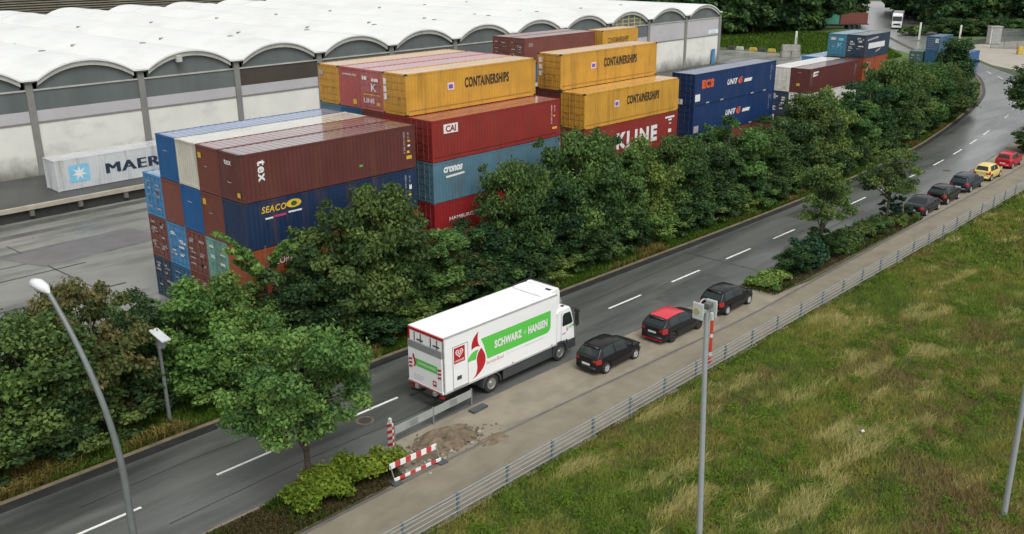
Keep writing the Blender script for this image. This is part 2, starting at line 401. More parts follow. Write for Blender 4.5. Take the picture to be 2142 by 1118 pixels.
def add_plate(name, parent, o, right, up, poly, m, depth=.004, thick=.003):
    # flat shape from 2-D outline in the plane (right, up)
    rt = Vector(right); u = Vector(up); n = rt.cross(u); O = Vector(o)+n*depth
    bm = bmesh.new(); f = bm.faces.new([bm.verts.new(O+rt*a+u*b) for a, b in poly]); f.normal_update()
    if f.normal.dot(n) < 0: f.normal_flip()
    bmesh.ops.triangulate(bm, faces=bm.faces)
    me = bpy.data.meshes.new(name); bm.to_mesh(me); bm.free(); me.materials.append(m)
    return link(name, me, parent)
def rect(a, b, w_, h): return [(a, b), (a+w_, b), (a+w_, b+h), (a, b+h)]
def blob(cx, cy, rx, ry, n=16): return [(cx+rx*math.cos(2*PI*i/n), cy+ry*math.sin(2*PI*i/n)) for i in range(n)]
T_white = mat("letter_white", (.7,.7,.68), .5, .05, 4); T_black = mat("letter_black", (.03,.026,.02), .5); T_yel = mat("letter_yellow", (.65,.42,.04), .5)
T_org = mat("letter_orange", (.6,.1,.03), .5); T_fade = mat("letter_faded", (.36,.33,.33), .6); T_green = mat("letter_green", (.1,.5,.1), .5)
T_mag = mat("letter_magenta", (.4,.05,.15), .5); T_blue = mat("letter_blue", (.1,.1,.4), .5); T_pink = mat("letter_pink", (.75,.5,.5), .5); T_sky = mat("letter_sky_blue", (.2,.5,.68), .5)
T_navy = mat("letter_navy", (.015,.03,.06), .5)

# ------------------------------------------------------------------ shipping containers
CW, PITCH, LH = 2.33, 2.375, 2.71
def cpaint(name, rgb, dirt=(.12,.06,.035), amt=.5, lo=.52, rough=.42):
    return mat("paint_"+name, rgb, rough, .1, .7, dirt=dirt, dirt_scale=(1.3,1.3,.16), dirt_amt=amt, dirt_lo=lo, rvar=.06, spec=.45)
def croof(name, rgb):  # paler than the sides: faded paint, with sky sheen put into the colour
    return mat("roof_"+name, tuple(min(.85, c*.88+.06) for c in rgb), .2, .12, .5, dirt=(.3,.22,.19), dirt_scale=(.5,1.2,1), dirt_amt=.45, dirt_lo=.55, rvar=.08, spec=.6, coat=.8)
COL = dict(maroon=(.105,.03,.027), oxide=(.15,.042,.03), brown=(.17,.055,.042), navy=(.012,.03,.075), orange=(.3,.075,.03), red=(.235,.027,.023), crimson=(.27,.02,.022),
           greyblue=(.085,.17,.22), yellow=(.53,.28,.04), blue=(.008,.085,.24), skyblue=(.06,.22,.42), dirtywhite=(.52,.5,.42), unitblue=(.008,.032,.11), white=(.66,.65,.6),
           teal=(.05,.2,.28), green=(.05,.12,.1), seagreen=(.15,.33,.28), darkblue=(.02,.045,.08), pink=(.4, .12, .11), fadedred=(.36, .085, .075), palegrey=(.5,.52,.53), jade=(.06,.24,.17), petrol=(.02,.1,.2))
CMESH = {}
def corr_side(L, H, m):
    key = ("side", L, H, m.name)
    if key in CMESH: return CMESH[key]
    z0, z1 = .17, H-.12; x = .12; P = []
    n = int(round((L-.24)/.278)); p = (L-.24)/n
    for i in range(n):
        a = x+i*p
        P += [(a, .0), (a+p*.25, .0), (a+p*.5, .015), (a+p*.75, .015)]
    P.append((L-.12, 0))
    mb = MB().grid([[(a, b+.012, z0), (a, b+.012, z1)] for a, b in P])
    CMESH[key] = mb.mesh("side_panel", m); return CMESH[key]
def container(x, y, z, L, c, label, end='panel', texts=(), H=2.69, group=None, W=CW, rz=0, simple=False, amt=.48):
    t = thing("shipping_container", (x, y, z), label, "shipping container", group, rz)
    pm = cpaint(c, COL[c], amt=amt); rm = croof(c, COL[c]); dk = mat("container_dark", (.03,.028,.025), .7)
    key = ("frame", L, H, W, c)
    if key not in CMESH:
        mb = MB()
        for yy in (0, W-.1):
            mb.box(.13, L-.13, yy, yy+.1, .02, .17); mb.box(.13, L-.13, yy+.004, yy+.1, H-.12, H-.006)
            for xx in (0, L-.12): mb.box(xx, xx+.12, yy-.003, yy+.103, .1, H-.1)
        for xx in (0, L-.12):
            mb.box(xx+.003, xx+.117, .101, W-.101, .02, .17); mb.box(xx+.003, xx+.117, .101, W-.101, H-.12, H-.008)
        mc = mb.mat(1)
        for xx in (-.006, L-.174):
            for yy in (-.008, W-.154):
                for zz in (0, H-.118): mc.box(xx, xx+.18, yy, yy+.162, zz, zz+.118)
        CMESH[key] = mb.mesh("frame", [pm, dk if c in ("navy", "darkblue", "unitblue", "maroon", "yellow") else pm])
        # roof: shallow corrugation across
        n = int(round(L/.46)); rp = []
        for i in range(n):
            a = .06+(L-.12)*i/n; p = (L-.12)/n
            rp += [(a, 0), (a+p*.4, 0), (a+p*.5, .014), (a+p*.9, .014)]
        rp.append((L-.06, 0))
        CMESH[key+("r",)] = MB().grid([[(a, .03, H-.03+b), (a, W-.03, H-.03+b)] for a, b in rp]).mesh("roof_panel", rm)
        CMESH[key+("f",)] = MB().box(.12, L-.12, .1, W-.1, .1, .16).mesh("floor", dk)
        # plain end: corrugated
        n = 9; ep = []
        for i in range(n):
            a = .1+(W-.2)*i/n; p = (W-.2)/n
            ep += [(a, 0), (a+p*.28, 0), (a+p*.5, .03), (a+p*.78, .03)]
        ep.append((W-.1, 0))
        CMESH[key+("e0",)] = MB().grid([[(b+.015, a, .17), (b+.015, a, H-.12)] for a, b in ep]).mesh("end_panel", pm)
        CMESH[key+("e1",)] = MB().grid([[(L-.015-b, a, .17), (L-.015-b, a, H-.12)] for a, b in ep]).mesh("end_panel", pm)
        db = MB()
        hw = (W-.22)/2
        zs = [.18+(H-.32)*i/5 for i in range(6)]
        for i in range(5): db.box(.02, .05, 0, hw, zs[i]+.05, zs[i+1]-.05)
        db.box(.05, .085, 0, hw, .18, H-.13)
        CMESH[key+("d",)] = db.mesh("door", pm)
        rb = MB()
        for q in (.28, .72):
            rb.tube([(-.005, hw*q, .12), (-.005, hw*q, H-.1)], .024, 6)
            for zz in (.35, .9, H-.9, H-.3): rb.box(-.02, .02, hw*q-.05, hw*q+.05, zz, zz+.05)
            rb.box(-.04, -.01, hw*q-.02, hw*q+.3*(1 if q < .5 else -1), 1.15, 1.19)
        CMESH[key+("l",)] = rb.mesh("lock_rod", mat("rod_"+c, tuple(q*.75+.03 for q in COL[c]), .5))
    sm = corr_side(L, H, pm)
    link("frame", CMESH[key], t)
    s = link("side_panel", sm, t)
    s = link("side_panel", sm, t); s.location = (L, W, 0); s.rotation_euler = (0, 0, PI)
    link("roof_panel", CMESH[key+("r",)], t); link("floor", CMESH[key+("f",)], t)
    link("end_panel", CMESH[key+("e1",)], t)
    if end == 'door':
        for k in (0, 1):
            d = link("door", CMESH[key+("d",)], t); d.location = (0, .105+k*((W-.22)/2+.01), 0)
            link("lock_rod", CMESH[key+("l",)], d)
    else: link("end_panel", CMESH[key+("e0",)], t)
    for fn in texts: fn(t, L, H, W)
    return t
# text placers: front face (towards -y) and near end (towards -x)
FR, FU = (1, 0, 0), (0, 0, 1); ER = (0, -1, 0)
def F(s, x, z, h, m=T_white, w_=None, **k): return lambda t, L, H, W: add_text(s, t, (x, .0, z), FR, FU, h, m, w_, **k)
def Fx(s, x, z, h, m=T_white, w_=None, **k): return lambda t, L, H, W: add_text(s, t, (L-x, .0, z), FR, FU, h, m, w_, **k)
def FV(s, x, z, h, m=T_white, w_=None, **k):   # reading downwards
    return lambda t, L, H, W: add_text(s, t, (x, .0, z), (0, 0, -1), (1, 0, 0), h, m, w_, **k)
def P(poly, m, name="marking"): return lambda t, L, H, W: add_plate(name, t, (0, .0, 0), FR, FU, poly, m)
def Px(x, z, w_, h, m, name="marking"): return lambda t, L, H, W: add_plate(name, t, (L, .0, 0), FR, FU, rect(-x, z, w_, h), m)
def E(s, y, z, h, m=T_white, w_=None, **k): return lambda t, L, H, W: add_text(s, t, (-.012, W-y, z), ER, FU, h, m, w_, **k)
def EP(y, z, w_, h, m, name="marking"): return lambda t, L, H, W: add_plate(name, t, (-.012, W-y, 0), ER, FU, rect(0, z, w_, h), m)
def codes(*a):
    out = [FVx("TCLU 482 130 7", .75, 2.45, .16, T_fade, 1.5)]
    return out
def FVx(s, x, z, h, m=T_white, w_=None, **k): return lambda t, L, H, W: add_text(s, t, (L-x, .0, z), (0, 0, -1), (1, 0, 0), h, m, w_, **k)
def marks(seed, m=T_fade, n=9):
    r = random.Random(seed); out = []
    for i in range(n):
        k = i % 2; out.append(EP(.2+k*1.1+r.random()*.25, .5+r.random()*1.8, .3+r.random()*.4, .06+r.random()*.1, m))
    return out
def sidecode(m=T_fade): return [FVx("GESU 613 402 8", .95, 2.35, .13, m, 1.35), FVx("45 G1", .62, 2.3, .12, m, .45)]
Y = lambda c: c*PITCH
Zl = lambda l: (l-1)*LH+.012
def cs_logo(dx=0):
    return [F("CONTAINERSHIPS", 5.2+dx, 1.3, .7, T_black, 4.3, bold=.035, spacing=1.1), P(rect(3.6+dx, 1.3, .62, .5), T_pink, "logo_patch"),
            lambda t, L, H, W: add_plate("logo_mark", t, (0, -.004, 0), FR, FU, rect(3.72+dx, 1.4, .38, .27), T_blue),
            P(rect(.2, .28, 11.6, .05), mat("rail_shadow_paint", (.3,.15,.03), .6), "rail_shadow_strip")]  # last plate: bottom rail's shadow painted as a thin darker strip
L40, L45, L20 = 12.19, 13.7, 6.06
# ---- first stack (nearest)
B = 0.0
container(B, Y(0), Zl(4), L40, 'maroon', "maroon container with vertical white letters, top of the nearest stack", texts=[
    FV("tex", 1.0, 2.25, .5, T_white, 1.2, bold=.03, spacing=1.15), E("tex", .65, 2.0, .3, T_white, .75), EP(1.75, .3, .3, .26, T_yel), EP(.8, 1.0, .45, .06, T_fade),
    *sidecode(), Px(.75, .62, .42, .22, T_yel), Px(.7, 1.0, .22, .14, T_yel), Px(.62, 1.4, .2, .12, T_white), Px(.62, 1.7, .2, .1, T_yel),
    P(rect(7.8, .75, .26, .1), T_green, "green_tag")])
container(B, Y(1), Zl(4), L40, 'oxide', "brown container with one small yellow mark high on its end, beside the maroon top one", texts=[EP(.2, 1.95, .35, .32, T_yel), EP(.8, 1.5, .3, .06, T_fade)])
container(B, Y(2), Zl(4), L40, 'dirtywhite', "rust-streaked off-white container on top of the nearest stack", amt=.7)
container(B, Y(3), Zl(4), L40, 'blue', "plain blue container with pale blue roof, back of the nearest stack's top row", texts=[EP(.8, 1.75, .5, .05, T_fade)])
container(B, Y(0), Zl(3), L40, 'navy', "dark navy container with yellow lettering under the maroon one", texts=[
    F("SEACO", 1.0, 1.97, .38, T_yel, 1.6, bold=.025, shear=.2, spacing=1.12), P(blob(3.1, 2.2, .5, .24), T_yel, "logo_oval"),
    lambda t, L, H, W: add_plate("logo_mark", t, (0, -.004, 0), FR, FU, blob(3.1, 2.2, .2, .14), mat("dark_green_paint", (.03,.1,.03), .5)),
    P(rect(1.2, 1.6, .5, .1), T_white), P(rect(1.75, 1.63, .8, .13), T_mag), P(rect(2.7, 1.7, .9, .1), T_white), *sidecode(), Px(.7, 1.0, .22, .14, T_yel), Px(.62, 1.4, .2, .3, T_white)])
container(B, Y(1), Zl(3), L40, 'oxide', "brown-red container end with yellow mark, between the navy one and a blue end", texts=[EP(.2, 1.95, .35, .36, T_yel), EP(.8, 1.5, .35, .06, T_fade), EP(1.4, .5, .4, .06, T_fade)])
container(B, Y(2), Zl(3), L40, 'blue', "plain bright blue container end under the off-white container", texts=[EP(.75, 1.75, .5, .06, T_fade)])
container(B, Y(3), Zl(3), L40, 'brown', "plain brown container end under the blue top one")
container(B, Y(4), Zl(3), L40, 'skyblue', "light blue container with door marks, topmost of the leftmost column", end='door', texts=marks(1, T_fade, 14))
container(B, Y(0), Zl(2), L40, 'orange', "orange-red container half hidden by trees under the navy one", texts=[F("FLORENS", 1.4, 1.6, .4, T_white, 2.0)])
container(B, Y(1), Zl(2), L40, 'seagreen', "pale green container end above the light green tree", end='door', texts=marks(2, T_white, 8))
container(B, Y(2), Zl(2), L40, 'brown', "brown container end between the pale green and blue ends", end='door', texts=marks(3, T_fade, 12))
container(B, Y(3), Zl(2), L40, 'skyblue', "blue container end scattered with white marks, under a plain brown end", end='door', texts=marks(4, T_white, 10))
container(B, Y(4), Zl(2), L40, 'brown', "brown container end scattered with white marks, below the light blue one", end='door', texts=marks(5, T_fade, 18))
for c, cc, lb in ((0, 'brown', "brown container at the ground behind the roadside trees, nearest the road"), (1, 'navy', "dark blue container on the ground under the pale green end"), (2, 'oxide', "rust brown container on the ground, middle of the nearest stack"),
                  (3, 'petrol', "petrol blue container on the ground under the blue end with white marks"), (4, 'darkblue', "dark slate-blue container on the ground at the yard corner of the stack")):
    container(B, Y(c), Zl(1), L40, cc, lb, end='door', texts=marks(20+c, T_fade, 8))
# ---- second stack
B = 13.6
container(B, Y(0), Zl(4), 12.3, 'red', "bright red container with a boxed white logo, under a yellow one", end='door', texts=[
    P(rect(1.0, 1.75, 1.25, .6), T_white, "logo_box"), lambda t, L, H, W: add_text("CAI", t, (1.18, -.004, 1.83), FR, FU, .43, mat("letter_red", (.3,.03,.03), .5), .9, bold=.04),
    *sidecode(T_pink), Px(.8, .6, .5, .16, T_yel), Px(.7, 1.5, .2, .1, T_yel), P(rect(.2, .28, 11.8, .04), mat("rail_shadow_red", (.12,.01,.01), .6), "rail_shadow_strip")])  # darker red strip paints the shadow line along the rail
container(B, Y(0), Zl(3), 12.3, 'greyblue', "weathered grey-blue container with white slanted logo, below the red one", amt=.45, end='door', texts=[F("cronos", .9, 1.9, .4, T_white, 1.7, bold=.05, shear=.3), P([(1.1,1.55),(2.75,1.62),(2.75,1.76),(1.1,1.69)], T_white, "logo_bar")])
container(B, Y(0), Zl(2), 12.3, 'crimson', "red container with thin white lettering, half hidden behind trees", end='door', texts=[F("HAMBURG SÜD", 1.3, 1.35, .3, T_white, 3.2), P(blob(5.6, 1.0, .5, .42), T_white, "emblem"),
    lambda t, L, H, W: add_plate("emblem_mark", t, (0, -.004, 0), FR, FU, [(5.3,1.0),(5.6,1.28),(5.9,1.0),(5.6,.72)], mat("letter_red", (.3,.03,.03), .5))])
container(B, Y(0), Zl(1), 12.3, 'oxide', "rust red container on the ground behind trees, below the red lettered one")
container(B, Y(1), Zl(5), 12.3, 'yellow', "yellow container with black lettering above the bright red one", end='door', texts=cs_logo()+[EP(.1, .9+.0, .3, .42, T_white), EP(.1, 1.4, .3, .4, T_white), EP(.1, 1.9, .28, .4, T_white)])
container(B, Y(2), Zl(5), 12.3, 'pink', "faded red container with marked doors beside the yellow front one", end='door', texts=[EP(.2, 2.0, .5, .25, T_white), EP(1.2, 1.95, .7, .2, T_white), E("K", 1.15, 1.3, .5, T_white, .55), EP(.3, 1.02, 1.8, .08, T_yel), E("LINE", .3, .5, .3, T_white, 1.2), EP(1.7, .35, .35, .25, T_yel)])
container(B, Y(3), Zl(5), 12.3, 'fadedred', "plain red container end with one short white line of lettering, top row", texts=[E("HAMBURG SÜD", .45, 2.15, .16, T_white, 1.5), EP(1.5, .25, .4, .34, T_yel)])
container(B, Y(4), Zl(5), 12.3, 'yellow', "yellow container at the warehouse side of the top row", end='door', texts=[EP(.1, 1.95, .5, .3, T_fade)])
for c, cc, lb in ((1, 'red', "red container squeezed under the yellow lettered one"), (2, 'oxide', "brown-red container under the faded red one"), (3, 'petrol', "dark petrol container under the plain red end"), (4, 'greyblue', "grey-blue container under the warehouse-side yellow one")):
    container(B, Y(c), Zl(4), 12.3, cc, lb)
# ---- third stack
B = 28.7
container(B, Y(0), Zl(4), 12.25, 'yellow', "grimy yellow container with black lettering, directly above a red one", end='door', amt=.5, texts=cs_logo())
container(B, Y(0), Zl(3), 12.25, 'red', "red container with large white letters behind bushes, under a grimy yellow one", end='door', texts=[F("KLINE", 4.0, .6, 1.3, T_white, 5.4, bold=.05, spacing=1.25), Px(1.75, 2.2, 1.3, .16, T_white), Px(1.3, 2.0, .5, .13, T_white), Px(1.2, 1.7, .35, .1, T_pink), Px(1.25, 1.0, .42, .3, T_white), EP(.9, 1.7, .7, .1, T_white), EP(1.3, 1.5, .3, .1, T_white)])
container(B, Y(0), Zl(2), 12.25, 'oxide', "rust brown container behind trees under the one with large white letters")
container(B, Y(1), Zl(5), 12.25, 'yellow', "highest yellow lettered container, in the stack left of the dark blue pair", end='door', texts=cs_logo()+[EP(.15, 1.0, .35, .35, T_white), EP(.15, 1.5, .35, .35, T_white), EP(.15, 2.0, .35, .35, T_white)])
container(B, Y(1), Zl(4), 12.25, 'maroon', "maroon container under the highest yellow one")
container(B+.6, Y(2), Zl(4), 12.25, 'brown', "brown container peeping out behind the highest yellow one")
# ---- fourth stack, dark blue pair
B = 43.35
def unit_logo(): return [F("UNIT", 5.2, 1.25, .5, T_white, 1.7, bold=.04, shear=.25, spacing=1.15), F("45", 6.95, 1.2, .6, T_org, .85, bold=.05, shear=.25), P([(8.0,1.25),(9.3,1.25),(9.45,1.55),(8.15,1.55)], T_white, "logo_bar")]
container(B, Y(0), Zl(4), L45, 'unitblue', "dark blue container with orange lettering and white logo, upper of a pair", amt=.15, end='door', texts=unit_logo()+[F("ECS", 1.1, 1.35, .75, T_org, 1.9, bold=.08), P(rect(.15, .35, .75, .6), T_white), EP(.4, .05, .8, .45, T_white), *sidecode()]+[P(rect(q, .03, .5, .12), T_fade) for q in (1.9, 4.2, 9.4, 11.6)])
container(B, Y(0), Zl(3), L45, 'unitblue', "dark blue container with white logo only, lower of a pair above bushes", amt=.15, end='door', texts=unit_logo()+[P(rect(.15, .35, .75, .6), T_fade), *sidecode()]+[P(rect(q, .03, .5, .12), T_fade) for q in (1.9, 9.4)])
container(B, Y(0), Zl(2), L45, 'brown', "brown container behind bushes under the dark blue pair")
# ---- fifth stack
B, yo = 73.0, 4.4
container(B, yo, Zl(3), L40, 'maroon', "maroon container with yellow plate on its plain end, beside a white one", texts=[P([(.75,1.75),(1.8,1.85),(2.1,2.3),(.8,2.3)], T_white, "logo_patch"), P([(1.1,1.95),(1.9,2.0),(1.95,2.15),(1.2,2.1)], T_green, "logo_mark"), EP(.8, .75, .4, .3, T_yel), EP(.9, 2.2, .4, .05, T_fade), FV("TGHU 552 210", -.0+.35, 2.2, .12, T_fade, 1.3), *sidecode()])
container(B, yo+PITCH, Zl(3), L40, 'white', "white container with ribbed doors beside the maroon one", end='door', texts=[EP(1.6, .35, .25, .2, T_yel)])
container(B, yo, Zl(2), L40, 'white', "white container partly hidden by trees under the maroon one with plate", end='door')
container(B, yo+PITCH, Zl(2), L40, 'darkblue', "slate-blue container doors with white marks below white ribbed doors", end='door', texts=marks(31, T_white, 14)+[EP(.15, 2.1, .6, .25, T_pink)])
container(B-9.5, yo-.6, Zl(1), 21.6/2, 'orange', "orange-brown container at the ground behind bushes beyond the dark blue pair", texts=[F("FLORENS", 1.4, 1.6, .4, T_fade, 2.0)])
container(B+1.4, yo, Zl(1), L40, 'orange', "orange-brown container on the ground under the tree-hidden white one")
container(B+1.4, yo+PITCH, Zl(1), L40, 'oxide', "rust container on the ground under the slate-blue doors")
B = 86.4
container(B, yo, Zl(3), L20*1.13, 'orange', "orange container with pale vertical lettering, under a slate-blue one", texts=[FV("GOLD", .9, 2.2, .5, T_pink, 1.6), FV("TRLU 2210", 1.7, 2.2, .3, T_fade, 1.4)])
container(B, yo, Zl(4), L20*1.13, 'darkblue', "slate-blue container with white band on its side, on top of the orange one", end='door', texts=[P(rect(.9, 1.05, 4.6, .65), T_white, "logo_band"), P([(.5,1.95),(3.6,2.2),(3.3,2.4),(.5,2.15)], T_fade, "logo_stripe"), P([(3.0,.5),(4.2,.7),(4.6,1.0),(3.2,.7)], T_fade, "logo_stripe")]+marks(33, T_white, 14))
container(B, yo+PITCH, Zl(4), L20*1.13, 'teal', "turquoise-blue container with marked doors beside the slate-blue top one", end='door', texts=[E("K", 1.25, 1.05, .6, T_sky, .7), EP(.3, 1.95, .7, .3, T_pink), EP(1.3, 1.9, .7, .3, T_sky), EP(.5, 1.1, .4, .1, T_white)])
container(B, yo, Zl(2), L20*1.13, 'green', "dark green container with pale lettering under the orange one", texts=[F("EVERGREEN", .6, .9, .5, T_fade, 4.4, shear=.3)])
container(B, yo, Zl(1), L20*1.13, 'brown', "brown container on the ground under the dark green one")
container(B-1.8, yo+2*PITCH, Zl(3), L20*1.3, 'skyblue', "pale sky-blue container just behind the white ribbed doors")
container(B-1.8, yo+2*PITCH, Zl(2), L20*1.3, 'skyblue', "sky-blue container under the pale sky-blue one behind the white doors")
for l_ in (1, 2, 3): container(B, yo+PITCH, Zl(l_), L20*1.13, ('oxide', 'navy', 'maroon')[l_-1], ("rust container on the ground under the turquoise column", "navy container second from the ground in the turquoise column", "maroon container directly under the turquoise one")[l_-1])
container(B-1.8, yo+2*PITCH, Zl(1), L20*1.3, 'petrol', "petrol container on the ground below two sky-blue ones")
# ---- stack in front of the warehouse
for l_ in (1, 2, 3, 4):
    H_ = 2.9
    for c, cc in ((0, ('brown', 'oxide', 'petrol', 'brown')[l_-1]), (1, ('navy', 'brown', 'oxide', 'oxide')[l_-1])):
        if l_ < 3 and c == 1: continue
        container(51.6, 27.4+c*2.5, (l_-1)*2.9+.012, L40, cc, [["brown container on the ground in the back stack", ""], ["rust container second from the ground in the back stack", ""], ["petrol container third up in the back stack", "rust container third up, warehouse side of the back stack"], ["brown container on top of the back stack, in front of the warehouse vaults", "brown container with white door marks, warehouse side of the back stack's top"]][l_-1][c], end='door', H=2.88, W=2.44, texts=(marks(41+c, T_fade, 14)+[F("TEXTAINER", .6, 1.9, .4, T_fade, .7)]) if l_ == 4 else ())
    container(64.6, 26.9, (l_-1)*2.9+.012, L20*1.15, ('oxide', 'navy', 'brown', 'yellow')[l_-1], ("rust short container on the ground beside the back stack", "navy short container in the back row", "brown short container under the short yellow one", "short yellow container behind the highest lettered ones, before the warehouse")[l_-1], H=2.88, W=2.44, texts=[F("CONTAINERSHIPS", 1.0, 1.35, .62, T_black, 4.1, bold=0)] if l_ == 4 else ())
# ---- pale grey container on the dock
def star(cx, cz, r0, r1, n=7): return [(cx+(r0 if i % 2 == 0 else r1)*math.sin(PI*i/n), cz+(r0 if i % 2 == 0 else r1)*math.cos(PI*i/n)) for i in range(2*n)]
container(4.6, 38.9, 1.225, L40, 'palegrey', "pale grey container with white star logo standing on the loading dock", H=2.72, W=2.44, texts=[
    P(rect(1.15, .62, 1.75, 1.5), T_sky, "logo_square"), lambda t, L, H, W: add_plate("logo_star", t, (0, -.004, 0), FR, FU, star(2.02, 1.37, .68, .26), T_white), F("MAERSK", 4.35, .9, .92, T_navy, 7.3, bold=0, spacing=1.12, heavy=.17)])
# ---- far yard containers
container(149.6, 18.6, Zl(2), L20, 'petrol', "lone blue container with pale patch on top, right end of the yard", end='door', texts=[EP(1.55, 1.55, .6, .8, T_white)]+[EP(.2, .5+i*.35, 1.9, .05, T_fade) for i in range(6)])
container(149.6, 18.6, Zl(1), L20, 'petrol', "blue container on the ground under the lone blue one", end='door')
container(149.2, 21.2, Zl(1), L20, 'green', "dark green container on the ground left of the lone blue stack", end='door', texts=marks(51, T_fade, 8))
container(152.6, 14.4, Zl(1), L20*.9, 'blue', "bright blue low container right of the lone blue stack")

# far trailer with containers
def far_trailer():
    t = thing("truck_trailer", (208.6, 71.4, 0), "far dark trailer chassis carrying two containers at the wood's edge", "trailer", rz=R(-42))
    MB().box(0, 14, 0, 2.4, 1.05, 1.3).build("chassis", mat("chassis_dark", (.02,.02,.02), .6), t)
    for x in (9, 10.3, 11.6, 1.2):
        for y in (.15, 2.25): MB().tube([(x, y-.14, .5), (x, y+.14, .5)], .5, 14).build("wheel", mat("tyre", (.018,.018,.018), .8), t)
    c = container(208.6, 71.4, 1.32, L20, 'jade', "far jade green container on a trailer before the wood", rz=R(-42))
    d = Vector((math.cos(R(-42)), math.sin(R(-42))))*6.3
    container(208.6+d.x, 71.4+d.y, 1.32, L20*1.2, 'oxide', "far rust red container on a trailer before the wood", rz=R(-42))
far_trailer()

# ------------------------------------------------------------------ wheels
M_tyre = mat("tyre", (.018, .018, .018), .8); M_rim = mat("alloy_rim", (.6, .6, .6), .35, metal=.5); M_rimd = mat("dark_rim", (.03, .03, .03), .4)
M_glass = mat("car_glass", (.015, .024, .024), .06, .05, spec=.5); M_black = mat("black_plastic", (.02, .02, .021), .55)
M_tail = mat("tail_light_red", (.35, .015, .015), .2, coat=.6); M_head = mat("headlight_glass", (.4, .42, .43), .12, coat=.5); M_plate = mat("plate_white", (.62, .62, .6), .4)
def wheel_meshes(r, wd, spokes, rimm, dish=.03):
    key = ("wheel", r, wd, spokes, rimm.name)
    if key in CMESH: return CMESH[key]
    n = 28; mb = MB(); prof = [(r*.62, -wd/2), (r*.93, -wd/2), (r, -wd*.36), (r, wd*.36), (r*.93, wd/2), (r*.62, wd/2)]
    mb.grid([[(a*math.cos(2*PI*i/n), b, a*math.sin(2*PI*i/n)) for a, b in prof] for i in range(n+1)])
    ty = mb.mesh("tyre", M_tyre, smooth=R(40))
    mb = MB()
    mb.grid([[(a*math.cos(2*PI*i/n), b, a*math.sin(2*PI*i/n)) for a, b in [(r*.66, -wd*.46), (r*.63, -wd*.49), (r*.58, -wd*.44), (r*.55, -wd*.2)]] for i in range(n+1)])
    if spokes:
        for s in range(spokes):
            q = 2*PI*s/spokes; u = Vector((math.cos(q), 0, math.sin(q))); v = Vector((-math.sin(q), 0, math.cos(q))); b = Vector((0, -wd*.43, 0))
            a0, a1, h = u*r*.08, u*r*.6, r*.105
            mb.add([a0-v*h+b, a1-v*h*1.25+b, a1+v*h*1.25+b, a0+v*h+b, a0-v*h+b*.5, a1-v*h+b*.5, a1+v*h+b*.5, a0+v*h+b*.5], [(0,1,2,3),(0,4,5,1),(2,6,7,3)])
        mb.tube([(0, -wd*.44, 0), (0, -wd*.2, 0)], r*.15, 12)
    else:
        mb.tube([(0, -wd*.30, 0), (0, -wd*.2, 0)], r*.58, 24); mb.tube([(0, -wd*.5, 0), (0, -wd*.3, 0)], [r*.2, r*.26], 14)
        for s in range(8):
            q = 2*PI*s/8; mb.tube([(math.cos(q)*r*.4, -wd*.34, math.sin(q)*r*.4), (math.cos(q)*r*.4, -wd*.3, math.sin(q)*r*.4)], r*.05, 6)
    rm = mb.mesh("rim", rimm, smooth=R(35))
    mb = MB().tube([(0, -wd*.12, 0), (0, -wd*.08, 0)], r*.62, 20); hub = mb.mesh("hub", M_black)
    CMESH[key] = (ty, rm, hub); return CMESH[key]
def add_wheel(parent, x, y, r, wd, spokes, rimm, flip=False):
    ty, rm, hub = wheel_meshes(r, wd, spokes, rimm)
    w_ = thing("wheel", (x, y, r)); w_.parent = parent
    if flip: w_.rotation_euler = (0, 0, PI)
    link("tyre", ty, w_); link("rim", rm, w_); link("hub", hub, w_)
    return w_

